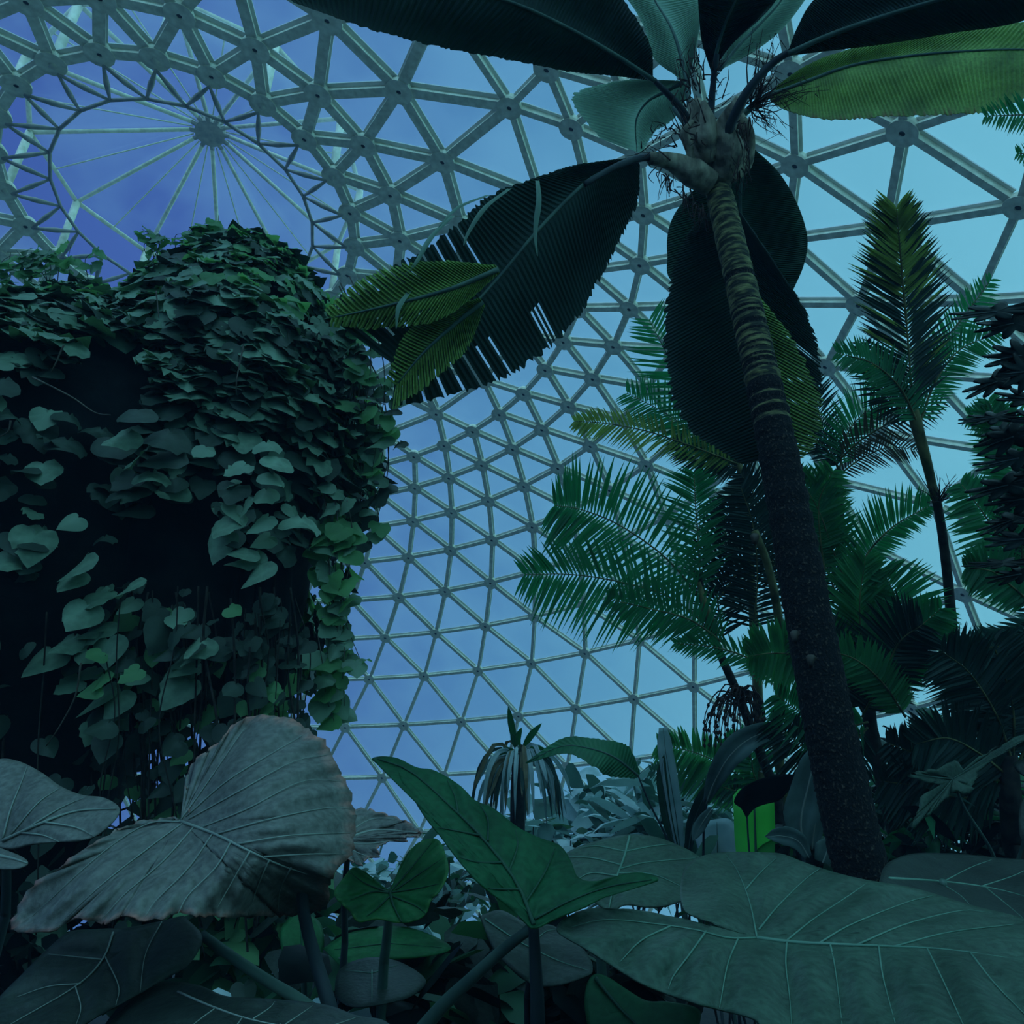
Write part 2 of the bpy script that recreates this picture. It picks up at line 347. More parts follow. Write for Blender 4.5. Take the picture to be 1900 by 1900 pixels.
#PLANTS
# ================================================================== leaf builders
def resamp(P, n):
    P = np.asarray(P, float); return catmull(P, n)
def blade(parent, mid, Lp, Rp, dm, dl, dr, mat, n=60, m_=7, pleat=.012, jag=.0, gaps=(), name='blade', rach=.02, rmat=None, edge=None, thick=.004, sag=.0, skew=.13):
    n = int(n*1.8)//2*2; pleat *= .6; gaps = [(a, int(b*1.8)//2*2, int(c*1.8)//2*2, e_, f_) for a, b, c, e_, f_ in gaps]; m_ += 1
    """undivided palm leaf: surface lofted between its midrib and both edges, pleated like a fan, with a rib along the middle"""
    n2 = n+1
    MP = resamp([(*p, d) for p, d in zip(mid, np.interp(np.linspace(0, 1, len(mid)), np.linspace(0, 1, len(dm)), dm))], n2)
    tt_ = np.linspace(0, 1, n2); ts = (tt_-skew*np.sin(math.pi*tt_)**1.0*1)*n; ts = np.clip(ts, 0, n)
    ts = np.maximum.accumulate(ts); MQ = MP; MP = np.stack([np.interp(ts, np.arange(n2), MP[:, c_]) for c_ in range(3)], 1)
    V = []; att = []
    rng = np.random.default_rng(len(mid)*7+n)
    sides = []
    for P, dd in ((Lp, dl), (Rp, dr)):
        E_ = resamp([(*p, d) for p, d in zip(P, np.interp(np.linspace(0, 1, len(P)), np.linspace(0, 1, len(dd)), dd))], n2); sides.append(E_)
    F = []
    for si, E_ in enumerate(sides):
        off = len(V)
        for i in range(n2):
            ext = 1+(rng.uniform(-jag, jag) if 0 < i < n else 0)
            for j in range(m_+1):
                f = j/m_*(ext if j == m_ else 1)
                p = MP[i]*(1-f)+E_[i]*f
                dz = pleat*(1 if i % 2 else -1)*math.sin(math.pi*min(j/m_, 1)*.85+.15)*(0 if j == 0 else 1) - sag*math.sin(math.pi*f)
                V.append(at(p[0], p[1], p[2]+dz)); att.append(0 if edge is None else min(1, max(0, (f-.88)*12)*max(0, rng.uniform(-1.0, 1))) * (1 if si == 1 else .3))
        for i in range(n):
            for j in range(m_):
                cut = False
                for (s, i0, i1, j0, every) in gaps:
                    if s == si and i0 <= i < i1 and j >= j0 and i % every == 0: cut = True
                if cut: continue
                a = off+i*(m_+1)+j
                q = (a, a+1, a+m_+2, a+m_+1)
                F.append(q if si == 0 else q[::-1])
    o = part(name, (V, F), mat, parent, False, att, thick)
    rb = MQ[::4].copy(); rb[:, 2] -= .006
    part('midrib', tube([at(*p) for p in rb], np.linspace(rach, rach*.2, len(rb)), 6), rmat or M['stalk'], o)
    return o
def stalk(parent, P, r0, r1, mat=None, floor=False, name='stalk', k=8, n=24):
    Wp = catmull(pts(P), n)
    if floor: Wp = tofloor(Wp)
    return part(name, tube(Wp, np.linspace(r0, r1, len(Wp)), k), mat or M['stalk'], parent)

def tps(C):
    C = np.asarray(C, float); X = C[:, :2]/500; n = len(C)
    if n < 3: return lambda p: np.full(len(p), C[:, 2].mean())
    r = np.linalg.norm(X[:, None]-X[None], axis=2); K = np.where(r > 0, r*r*np.log(r+1e-12), 0)+np.eye(n)*1e-3
    Pm = np.c_[np.ones(n), X]; A = np.zeros((n+3, n+3)); A[:n, :n] = K; A[:n, n:] = Pm; A[n:, :n] = Pm.T
    w = np.linalg.lstsq(A, np.r_[C[:, 2], 0, 0, 0], rcond=None)[0]
    def f(p):
        p = np.atleast_2d(p)[:, :2]/500; r = np.linalg.norm(p[:, None]-X[None], axis=2)
        return np.where(r > 0, r*r*np.log(r+1e-12), 0)@w[:n]+np.c_[np.ones(len(p)), p]@w[n:]
    return f
def segdist(p, poly):
    best = np.full(len(p), 1e9)
    for a, b in zip(poly[:-1], poly[1:]):
        ab = b-a; t = np.clip(((p-a)@ab)/(ab@ab+1e-9), 0, 1); best = np.minimum(best, np.linalg.norm(p-(a+t[:, None]*ab), axis=1))
    return best
def ear(parent, outline, c, ctrl, mat, veins=(), vmat=None, quilt=.02, qw=26, rim=0, nr=16, no=120, vw=.006, thick=.004, closed=True, jagged=0, burn=0, name='leaf_blade', ripple=0, rfreq=30):
    """broad heart shaped leaf fanned out from its stalk point c; ctrl = depths; quilted between its veins"""
    O = np.asarray(outline, float)
    if closed: O2 = catmull(np.vstack([O, O[:1]]), no+1)[:-1]
    else: O2 = catmull(O, no)
    rng = np.random.default_rng(int(abs(O.sum())) % 9999)
    if jagged: O2 = O2+rng.normal(0, jagged, O2.shape)
    c = np.array(c, float); f = tps(ctrl); P = []; att = []
    vs = [catmull(np.asarray(v, float), 14) for v in veins]
    rad = (np.arange(nr+1)/nr)**.85
    for i, r in enumerate(rad):
        P.append(c+(O2-c)*r)
        att.append(np.clip((r-.93)*14, 0, 1)*(burn*(rng.uniform(0, 1, len(O2))**1.5)) if burn else np.zeros(len(O2)))
    P = np.vstack(P); att = np.hstack(att); rr = np.repeat(rad, len(O2))
    d = f(P); dq = np.zeros(len(P))
    if vs:
        dist = np.min([segdist(P, v) for v in vs], axis=0); dq = -quilt*(1-np.exp(-(dist/qw)**2))
    if ripple:
        th = np.tile(np.linspace(0, 2*math.pi, len(O2)), nr+1); dq += ripple*rr**3*np.sin(th*rfreq)*(.6+.4*np.sin(th*7+1))
    dq *= np.clip((1-rr)*6+.25, 0, 1) if not ripple else 1
    V = [at(p[0], p[1], q) for p, q in zip(P, d+dq)]
    k = len(O2); F = []
    for i in range(nr):
        for j in range(k if closed else k-1):
            F.append((i*k+j, i*k+(j+1) % k, (i+1)*k+(j+1) % k, (i+1)*k+j))
    if True:   # drop the degenerate middle ring
        V2 = V[k:]; V2 = [at(c[0], c[1], float(f(c)[0]))]+V2
        F2 = []
        for q in F:
            if q[0] < k: F2.append((0, q[2]-k+1, q[3]-k+1))
            else: F2.append(tuple(x-k+1 for x in q))
        V, F, att = V2, F2, np.r_[0, att[k:]]
    o = part(name, (V, F), mat, parent, True, att, thick)
    if vs:
        T = []
        for i, v in enumerate(vs):
            dv = f(v)-.009; w = np.linspace(1, .3, len(v))*vw*(1 if i == 0 else .55)
            T.append(tube([at(p[0], p[1], q) for p, q in zip(v, dv)], w, 5))
        part('veins', join(T), vmat or M['vein'], o)
    return o
def plant(name, label, cat, x, y, group=None):
    e = empty(name, (x, y, 0)); tag(e, label, cat, group); return e

# ================================================================== foreground elephant ears
def ep(label, c, d):      # plant standing on the soil below its stalk foot
    w = at(c[0], c[1], d); return plant('elephant_ear', label, 'plant', w[0], w[1])
# big grey leaf, left foreground
P = ep('huge blue-grey elephant ear with browned ragged rim, left foreground', (600, 1850), 1.75)
ear(P, [(338, 1522), (350, 1500), (345, 1460), (350, 1430), (375, 1400), (410, 1372), (440, 1340), (480, 1327), (530, 1332), (570, 1350), (605, 1385), (630, 1430), (650, 1470), (658, 1510), (657, 1560), (645, 1590),
    (615, 1630), (612, 1665), (590, 1692), (545, 1698), (500, 1700), (430, 1700), (380, 1702), (330, 1695), (280, 1708), (230, 1700), (190, 1712), (140, 1705), (90, 1728), (35, 1730), (22, 1712),
    (60, 1650), (110, 1610), (160, 1575), (210, 1545), (270, 1522), (310, 1518)], (336, 1524),
    [(336, 1524, 1.95), (520, 1330, 2.2), (655, 1520, 1.95), (600, 1620, 1.75), (560, 1690, 1.95), (450, 1600, 1.68), (380, 1700, 1.62), (250, 1700, 1.60), (30, 1720, 1.80), (150, 1590, 1.85), (250, 1525, 1.98), (350, 1440, 2.1), (450, 1450, 1.92)],
    LF['ear_left'], veins=[[(336, 1524), (400, 1548), (460, 1578), (520, 1605), (570, 1622)], [(336, 1520), (365, 1480), (400, 1430), (440, 1370), (455, 1350)],
      [(345, 1515), (420, 1450), (500, 1400), (560, 1365)], [(350, 1520), (440, 1470), (540, 1415), (610, 1400)], [(375, 1535), (460, 1500), (560, 1450), (640, 1450)], [(400, 1548), (500, 1520), (600, 1500), (655, 1500)],
      [(440, 1566), (540, 1550), (650, 1545)], [(490, 1590), (570, 1585), (640, 1585)], [(336, 1524), (270, 1530), (180, 1590), (60, 1700)], [(340, 1526), (280, 1570), (190, 1640), (110, 1715)], [(360, 1534), (300, 1600), (230, 1660), (190, 1705)],
      [(395, 1546), (350, 1610), (290, 1670), (270, 1700)], [(430, 1560), (400, 1610), (350, 1660), (330, 1695)], [(465, 1578), (440, 1620), (400, 1690)], [(500, 1595), (480, 1640), (460, 1700)], [(540, 1610), (520, 1650), (515, 1695)]],
    vmat=M['vein_grey'], quilt=.028, qw=18, burn=1.0, jagged=2.2, ripple=.012, rfreq=34, vw=.0045, no=200, nr=20)
stalk(P, [(560, 1640, 1.82), (565, 1700, 1.84), (585, 1780, 1.84), (612, 1870, 1.8), (620, 1930, 1.8)], .014, .022, M['stalk_dark'], True)
# leaf entering from the left edge
P = ep('grey elephant ear leaf entering at the left edge above the huge browned one', (10, 1700), 2.3)
ear(P, [(-10, 1570), (-60, 1480), (-40, 1430), (0, 1409), (40, 1415), (80, 1436), (110, 1458), (150, 1475), (190, 1480), (215, 1492), (222, 1505), (210, 1525), (180, 1550), (150, 1560), (110, 1562), (60, 1567), (25, 1575)], (5, 1560),
    [(5, 1560, 2.3), (0, 1410, 2.6), (110, 1460, 2.45), (220, 1500, 2.3), (150, 1560, 2.2), (40, 1570, 2.25), (80, 1510, 2.3), (-50, 1450, 2.5)], LF['ear_left'],
    veins=[[(5, 1560), (70, 1530), (140, 1505), (215, 1500)], [(5, 1555), (20, 1500), (40, 1450), (50, 1422)], [(20, 1548), (70, 1490), (110, 1462)], [(50, 1537), (110, 1500), (155, 1480)], [(80, 1525), (140, 1535), (175, 1552)], [(40, 1545), (80, 1550), (110, 1562)]], vmat=M['vein_grey'], quilt=.015, qw=16)
ear(P, [(-30, 1570), (-15, 1568), (10, 1578), (40, 1590), (52, 1602), (30, 1612), (-10, 1612), (-30, 1605)], (-20, 1585), [(-20, 1585, 2.1), (50, 1600, 2.0), (0, 1610, 2.0)], LF['ear_left'], nr=6, no=40, veins=[[(-20, 1585), (20, 1592), (50, 1601)]], vmat=M['vein_grey'])
stalk(P, [(5, 1560, 2.3), (12, 1620, 2.35), (10, 1700, 2.4)], .012, .016, M['stalk_dark'], True)
# right big leaf
P = ep('very large blue-green elephant ear spread across the bottom right corner', (1420, 1850), 1.9)
ear(P, [(1405, 1738), (1390, 1735), (1345, 1722), (1300, 1705), (1270, 1690), (1262, 1650), (1272, 1610), (1300, 1590), (1345, 1582), (1400, 1582), (1450, 1585), (1490, 1600), (1540, 1617), (1600, 1632), (1700, 1650), (1800, 1680), (1900, 1705), (1990, 1740), (2000, 1850), (1960, 1930),
    (1800, 1950), (1600, 1935), (1440, 1930), (1400, 1892), (1340, 1875), (1290, 1862), (1200, 1830), (1140, 1795), (1085, 1760), (1050, 1740), (1033, 1725), (1042, 1708), (1080, 1690), (1120, 1685), (1170, 1688), (1230, 1698), (1290, 1712), (1350, 1735), (1385, 1745)], (1403, 1740),
    [(1403, 1740, 1.75), (1345, 1582, 2.35), (1500, 1602, 2.25), (1270, 1640, 2.12), (1700, 1650, 2.1), (1900, 1705, 1.9), (1990, 1760, 1.75), (1900, 1900, 1.35), (1600, 1930, 1.35), (1420, 1900, 1.42), (1200, 1830, 1.55), (1035, 1725, 1.72), (1150, 1688, 1.8), (1300, 1712, 1.76), (1600, 1760, 1.68), (1800, 1780, 1.62), (1600, 1700, 1.83)],
    LF['ear_right'], veins=[[(1403, 1740), (1470, 1748), (1550, 1752), (1650, 1756), (1760, 1762), (1900, 1782)], [(1404, 1738), (1395, 1690), (1383, 1650), (1365, 1610), (1345, 1585)], [(1384, 1650), (1410, 1620), (1440, 1592)], [(1408, 1725), (1440, 1685), (1490, 1635), (1520, 1612)],
      [(1460, 1745), (1510, 1705), (1570, 1665), (1610, 1637)], [(1520, 1750), (1580, 1715), (1680, 1675), (1730, 1662)], [(1590, 1753), (1680, 1715), (1780, 1690), (1830, 1692)], [(1660, 1756), (1760, 1730), (1880, 1715)],
      [(1403, 1740), (1350, 1740), (1290, 1725), (1200, 1712), (1120, 1706), (1060, 1720)], [(1310, 1728), (1280, 1770), (1250, 1810), (1240, 1835)], [(1370, 1740), (1350, 1790), (1335, 1870)], [(1245, 1718), (1190, 1745), (1150, 1785)], [(1460, 1747), (1458, 1790), (1465, 1850), (1470, 1920)],
      [(1540, 1750), (1550, 1800), (1565, 1920)], [(1630, 1755), (1640, 1820), (1670, 1930)], [(1720, 1760), (1750, 1820), (1800, 1930)], [(1800, 1768), (1850, 1830), (1920, 1900)]],
    vmat=M['vein'], quilt=.045, qw=26, vw=.0048, no=200, nr=24, ripple=.006, rfreq=17)
stalk(P, [(1403, 1742, 1.78), (1410, 1800, 1.9), (1420, 1900, 1.95)], .018, .022, None, True)
# leaf behind it (mid), centred (1150,1620)
P = ep('grey-green elephant ear with pale midrib behind the very large corner one', (1110, 1750), 2.7)
ear(P, [(1098, 1672), (1060, 1645), (1040, 1600), (1060, 1578), (1110, 1560), (1165, 1549), (1210, 1552), (1250, 1565), (1290, 1585), (1300, 1600), (1285, 1635), (1270, 1650), (1275, 1665), (1240, 1680), (1200, 1684), (1160, 1680), (1130, 1690)], (1140, 1630),
    [(1140, 1630, 2.55), (1165, 1549, 2.95), (1290, 1588, 2.8), (1270, 1655, 2.5), (1180, 1684, 2.35), (1050, 1590, 2.75), (1098, 1670, 2.45)], LF['ear_right'],
    veins=[[(1168, 1552), (1158, 1590), (1145, 1625), (1135, 1660), (1130, 1685)], [(1150, 1612), (1200, 1600), (1290, 1592)], [(1146, 1620), (1210, 1622), (1275, 1650)], [(1152, 1605), (1100, 1592), (1050, 1590)], [(1145, 1625), (1095, 1620), (1060, 1640)], [(1160, 1580), (1210, 1570), (1245, 1566)], [(1160, 1580), (1110, 1570), (1080, 1572)]], vmat=M['vein'], quilt=.02, qw=16)
stalk(P, [(1130, 1660, 2.52), (1120, 1720, 2.6), (1115, 1780, 2.6)], .014, .018, None, True)
# right back leaf
P = ep('wide dark teal elephant ear at the right edge behind the very large corner one', (1700, 1760), 3.0)
ear(P, [(1630, 1640), (1640, 1610), (1660, 1595), (1700, 1584), (1780, 1585), (1850, 1592), (1920, 1600), (1990, 1640), (1990, 1720), (1900, 1710), (1820, 1690), (1730, 1665)], (1790, 1640),
    [(1640, 1620, 2.6), (1780, 1585, 3.3), (1990, 1640, 2.9), (1900, 1710, 2.3), (1730, 1665, 2.45)], LF['ear_dark'], veins=[[(1650, 1630), (1750, 1636), (1850, 1650), (1960, 1680)], [(1750, 1636), (1800, 1610), (1840, 1595)], [(1820, 1645), (1880, 1625), (1920, 1605)], [(1830, 1648), (1870, 1680), (1900, 1705)], [(1740, 1636), (1780, 1660), (1800, 1680)]], vmat=M['vein'], quilt=.02, qw=20)
stalk(P, [(1750, 1636, 2.7), (1740, 1700, 2.8), (1735, 1800, 2.8)], .014, .018, None, True)
# green translucent leaf seen from below, centre
P = ep('tall green arrow-shaped leaf lit from behind, centre foreground, tip curling left', (1000, 1800), 1.9)
ear(P, [(985, 1722), (940, 1680), (890, 1640), (850, 1595), (815, 1550), (785, 1510), (760, 1470), (745, 1450), (735, 1425), (705, 1413), (690, 1408), (710, 1404), (740, 1408), (775, 1425), (805, 1430), (850, 1455), (880, 1485), (915, 1500), (960, 1535), (1000, 1555), (1040, 1570), (1060, 1600), (1072, 1628),
    (1100, 1636), (1150, 1624), (1190, 1620), (1222, 1632), (1180, 1645), (1130, 1660), (1080, 1685), (1030, 1705), (1000, 1720)], (992, 1705),
    [(992, 1705, 1.72), (690, 1408, 2.15), (850, 1520, 1.92), (960, 1535, 1.98), (1040, 1580, 1.95), (1222, 1632, 1.8), (1080, 1685, 1.7), (890, 1640, 1.72)], LF['ear_green'],
    veins=[[(990, 1715), (960, 1640), (900, 1560), (830, 1490), (760, 1430), (700, 1408)], [(975, 1675), (1010, 1620), (1030, 1575)], [(945, 1615), (960, 1570), (955, 1535)], [(905, 1560), (905, 1520), (890, 1492)], [(930, 1600), (890, 1600), (850, 1590)], [(890, 1550), (840, 1540), (810, 1535)], [(992, 1705), (1060, 1670), (1130, 1645), (1210, 1632)], [(850, 1510), (845, 1480), (830, 1448)], [(965, 1650), (930, 1650), (905, 1648)]],
    vmat=M['vein_dark'], quilt=.018, qw=14, ripple=.01, rfreq=12)
stalk(P, [(990, 1718, 1.72), (993, 1780, 1.74), (997, 1860, 1.76), (998, 1920, 1.78)], .012, .020, M['stalk_dark'], True)
stalk(P, [(985, 1722, 1.73), (930, 1765, 1.85), (870, 1820, 1.95), (825, 1862, 2.0), (770, 1925, 2.06), (720, 1985, 2.12)], .012, .024, None, True)
# small bright heart leaf
P = ep('bright green heart-shaped leaf with a deep notch, just left of the tall arrow-shaped leaf', (718, 1780), 2.6)
ear(P, [(722, 1653), (700, 1640), (680, 1620), (655, 1610), (635, 1632), (620, 1655), (628, 1672), (648, 1690), (665, 1710), (700, 1705), (740, 1712), (770, 1708), (790, 1695), (800, 1670), (818, 1650), (832, 1615), (825, 1580), (815, 1560), (800, 1556), (775, 1565), (755, 1585), (740, 1615), (735, 1640)], (723, 1656),
    [(723, 1656, 2.5), (655, 1610, 2.55), (620, 1655, 2.45), (740, 1712, 2.35), (832, 1615, 2.5), (800, 1556, 2.75), (760, 1585, 2.7)], LF['ear_bright'],
    veins=[[(723, 1656), (730, 1680), (745, 1710)], [(723, 1656), (690, 1655), (650, 1670)], [(723, 1656), (680, 1640), (650, 1620)], [(723, 1656), (765, 1650), (815, 1640)], [(723, 1656), (755, 1620), (800, 1565)], [(735, 1650), (780, 1620), (825, 1590)], [(726, 1662), (770, 1680), (790, 1695)], [(724, 1662), (700, 1685), (680, 1700)]], vmat=M['vein_dark'], quilt=.02, qw=9, burn=.8, ripple=.01, rfreq=30)
stalk(P, [(722, 1655, 2.52), (722, 1700, 2.6), (712, 1790, 2.65)], .014, .018, None, True)
# crumpled leaf right of the big left one
P = ep('crumpled grey leaf with curled dark edge behind the huge browned one', (640, 1700), 2.9)
ear(P, [(640, 1580), (630, 1540), (640, 1510), (660, 1500), (700, 1505), (740, 1518), (765, 1530), (782, 1545), (770, 1552), (750, 1548), (755, 1560), (725, 1560), (700, 1575), (705, 1590), (680, 1592), (670, 1605), (655, 1600)], (648, 1555),
    [(648, 1555, 2.6), (780, 1545, 2.5), (740, 1520, 2.7), (680, 1590, 2.45), (640, 1510, 2.8)], LF['ear_left'], veins=[[(645, 1555), (700, 1540), (775, 1545)], [(645, 1545), (690, 1520), (740, 1520)], [(648, 1565), (690, 1565), (740, 1558)], [(648, 1575), (670, 1585), (690, 1590)]], vmat=M['vein_grey'], quilt=.04, qw=8, burn=1, jagged=1.5, ripple=.02, rfreq=12)
stalk(P, [(648, 1560, 2.65), (640, 1650, 2.8), (640, 1750, 2.9)], .010, .014, M['stalk_dark'], True)
# pale arching twin stalks of the left leaf
P = ep('elephant ear with a long oblique stalk and dark veined leaf at the bottom left corner', (150, 1880), 1.7)
ear(P, [(340, 1700), (250, 1720), (180, 1725), (130, 1730), (90, 1760), (40, 1810), (0, 1850), (-40, 1900), (-20, 1950), (100, 1950), (160, 1900), (230, 1860), (300, 1820), (350, 1790), (375, 1740)], (210, 1775),
    [(340, 1710, 1.95), (130, 1730, 1.9), (0, 1850, 1.7), (100, 1940, 1.5), (300, 1820, 1.75), (210, 1775, 1.82)], LF['ear_dark'],
    veins=[[(210, 1730), (190, 1780), (140, 1830), (20, 1900)], [(190, 1780), (140, 1775), (90, 1770)], [(150, 1825), (90, 1830), (30, 1850)], [(195, 1775), (220, 1830), (215, 1865)], [(140, 1830), (150, 1870), (140, 1905)], [(300, 1710), (270, 1770), (260, 1840)]], vmat=M['vein_grey'], quilt=.02, qw=18, vw=.003)
stalk(P, [(375, 1735, 1.95), (430, 1775, 1.9), (500, 1822, 1.85), (560, 1858, 1.8), (620, 1905, 1.75), (690, 1960, 1.7)], .013, .016, None, True)
P = ep('dark elephant ear lying low along the bottom edge, left of centre', (420, 1960), 1.4)
ear(P, [(180, 1960), (185, 1920), (220, 1870), (260, 1835), (310, 1822), (370, 1830), (420, 1850), (500, 1855), (600, 1865), (660, 1885), (720, 1900), (760, 1960), (500, 1990), (300, 1990)], (440, 1900),
    [(310, 1822, 1.8), (185, 1920, 1.6), (440, 1900, 1.45), (720, 1910, 1.5), (450, 1990, 1.2), (600, 1866, 1.62)], LF['ear_dark'], veins=[[(330, 1840), (400, 1870), (480, 1895), (620, 1920)], [(400, 1870), (360, 1900), (330, 1930)], [(450, 1887), (420, 1930), (400, 1960)], [(470, 1890), (500, 1870), (510, 1858)], [(530, 1900), (560, 1880), (580, 1866)], [(590, 1912), (640, 1895), (660, 1888)], [(520, 1900), (500, 1940), (490, 1980)]], vmat=M['vein_grey'], quilt=.02, qw=18, vw=.003)
stalk(P, [(440, 1900, 1.5), (450, 1960, 1.6)], .012, .016, M['stalk_dark'], True)
P = ep('small green leaf tucked under the very large corner leaf', (1130, 1880), 1.9)
ear(P, [(1090, 1900), (1085, 1860), (1090, 1825), (1105, 1808), (1130, 1815), (1160, 1835), (1200, 1858), (1240, 1860), (1290, 1870), (1300, 1890), (1280, 1920), (1180, 1960), (1110, 1940)], (1130, 1880),
    [(1105, 1810, 1.95), (1300, 1885, 1.8), (1180, 1960, 1.7), (1090, 1880, 1.85)], LF['ear_green'], veins=[[(1105, 1815), (1150, 1870), (1200, 1920)]], vmat=M['vein_dark'], quilt=.01)
stalk(P, [(1130, 1850, 1.9), (1130, 1960, 2.0)], .010, .012, M['stalk_dark'], True)
P = ep('dark low leaf left of the base of the tall arrow-shaped leaf', (960, 1860), 2.2)
ear(P, [(890, 1700), (930, 1690), (980, 1715), (1030, 1720), (1085, 1765), (1100, 1800), (1080, 1815), (1030, 1830), (985, 1825), (950, 1800), (915, 1760)], (990, 1770),
    [(900, 1700, 2.3), (1030, 1720, 2.4), (1100, 1800, 2.1), (985, 1825, 2.05), (990, 1770, 2.15)], LF['ear_dark'], veins=[[(900, 1705), (960, 1745), (1030, 1780), (1090, 1800)], [(985, 1755), (1010, 1730), (1030, 1724)], [(1000, 1765), (1000, 1800), (990, 1822)]], vmat=M['vein'], quilt=.015, qw=14, vw=.003)
stalk(P, [(990, 1770, 2.2), (980, 1850, 2.3)], .010, .014, M['stalk_dark'], True)
# ================================================================== tall broad-leaved palm
TP = [(1640, 1720, 3.55), (1600, 1622, 3.6), (1560, 1450, 3.75), (1520, 1250, 3.95), (1474, 1000, 4.25), (1436, 800, 4.55), (1396, 620, 4.85), (1356, 450, 5.15), (1326, 325, 5.4)]
base = tofloor(catmull(pts(TP)[::-1], 120)); TW = base[::-1]        # floor -> top
P = plant('broad_leaf_palm', 'tall palm with leaning mottled trunk and huge undivided pleated fronds', 'palm', TW[0][0], TW[0][1])
k = 18; n = len(TW); V = []; F = []; TW = catmull(TW, 340); n = len(TW); zs = TW[:, 2]; rng = np.random.default_rng(3)
T = np.gradient(TW, axis=0); T /= np.linalg.norm(T, axis=1)[:, None]; cum = np.r_[0, np.cumsum(np.linalg.norm(np.diff(TW, axis=0), axis=1))]; top = cum[-1]
rings = np.sort(rng.uniform(0, top, 95))
lump = rng.normal(0, 1, (n, k))
for i in range(n):
    f = cum[i]/top; r = np.interp(f, [0, .15, .3, .6, .85, 1], [.155, .135, .132, .122, .104, .094])
    dr = min(abs(cum[i]-rings)); ring = -.009*math.exp(-(dr/.012)**2)*(1 if f > .5 else .35)
    u = np.cross(T[i], [0, 1, 0]); u /= np.linalg.norm(u); w = np.cross(T[i], u)
    for j in range(k):
        a = 2*math.pi*j/k; V.append(TW[i]+(r+ring+lump[i, j]*(.0022 if f < .75 else .001))*(math.cos(a)*u+math.sin(a)*w))
for i in range(n-1):
    for j in range(k): F.append((i*k+j, i*k+(j+1) % k, (i+1)*k+(j+1) % k, (i+1)*k+j))
F.append(tuple(range(k))[::-1]); F.append(tuple((n-1)*k+j for j in range(k)))
cen = np.array([np.mean([V[q][2] for q in f]) for f in F]); rown = rng.normal(0, .42, n+2); mi = [1 if c > 4.7+rown[min(q_//k, n)] else 0 for q_, c in enumerate(cen)]
part('trunk', (V, F), [M['bark'], M['bark_green']], P, True, midx=mi)
# bare patches of bark on the trunk
for px, py, d in ((1497, 1222, 3.92), (1470, 1178, 4.0), (1404, 1000, 4.2)):
    ax_ = TW[np.argmin(np.linalg.norm(TW-at(px, py, d), axis=1))]; c = at(px, py, d); dv = c-ax_; dv -= FWD*(dv@FWD); hz_ = math.sqrt(max(.0001, .136**2-dv@dv)); c = ax_+dv-FWD*hz_
    V = [c+RIGHT*.022*math.cos(t)*(1+.3*math.sin(3*t))+UP*.04*math.sin(t)*(1+.2*math.cos(2*t)) for t in np.linspace(0, 2*math.pi, 15)[:-1]]+[c-FWD*.008]
    part('bare_patch', (V, [(i_, (i_+1) % 14, 14) for i_ in range(14)]), M['twig'], P, True, thick=.006)
# petioles + fronds: mid, left edge, right edge in picture pixels, with depths
def frond(label, pet, mid, Lp, Rp, dm, dl, dr, mat, r0=.035, r1=.018, pm=None, **kw):
    b = blade(P, mid, Lp, Rp, dm, dl, dr, LF[mat], name='frond', rmat=pm, rach=r1, **kw)
    if label: b['label'] = label
    if pet: part('petiole', tube(catmull(pts(pet), 20), np.linspace(r0, r1, 20), 8), pm or M['stalk_dark'], b)
    return b
CR = (1305, 275, 5.45)
frond('big frond arching down to the left with split yellowing tip', [(1300, 330, 5.42), (1262, 300, 5.3), (1200, 292, 5.15), (1140, 310, 5.0), (1085, 342, 4.9)],
      [(1180, 297), (1130, 315), (1080, 345), (1000, 425), (925, 515), (860, 585), (795, 640), (735, 680)],
      [(1182, 292), (1130, 297), (1060, 308), (1000, 328), (905, 365), (840, 425), (740, 492), (606, 585)],
      [(1187, 305), (1182, 375), (1150, 445), (1110, 520), (1060, 600), (985, 670), (880, 722), (728, 756)],
      [5.1, 4.95, 4.75, 4.6, 4.5], [5.1, 4.9, 4.7, 4.55, 4.4], [5.15, 5.2, 5.1, 4.9, 4.6], 'palm_dark', n=96, m_=8, pleat=.012, jag=.04, gaps=((0, 66, 95, 3, 6), (1, 74, 95, 4, 6), (1, 60, 64, 5, 2)))
frond('dark frond sweeping over the top left of the crown', [(1290, 250, 5.45), (1262, 200, 5.35), (1215, 150, 5.2)],
      [(1215, 150), (1130, 95), (1040, 45), (950, 5), (800, -40), (640, -45), (520, -20)],
      [(1212, 145), (1205, 80), (1150, -10), (1080, -90), (950, -160), (750, -150), (520, -25)],
      [(1210, 150), (1150, 142), (1050, 132), (950, 112), (820, 88), (680, 52), (545, 4)],
      [5.2, 4.9, 4.5, 4.1], [5.2, 5.0, 4.7, 4.1], [5.25, 5.1, 4.7, 4.1], 'palm_dark', n=96, pleat=.014, jag=.02)
frond('pale frond lit through, standing upright over the crown', [(1290, 240, 5.6), (1275, 170, 5.7)],
      [(1278, 175), (1265, 110), (1245, 50), (1215, 0), (1190, -60)], [(1272, 150), (1215, 110), (1195, 50), (1165, 0), (1110, -60)], [(1282, 130), (1295, 70), (1302, 30), (1305, 0), (1290, -60)],
      [5.7, 5.9, 6.2], [5.7, 5.9, 6.2], [5.7, 5.95, 6.3], 'palm_pale', n=60, pleat=.03, pm=M['stalk'])
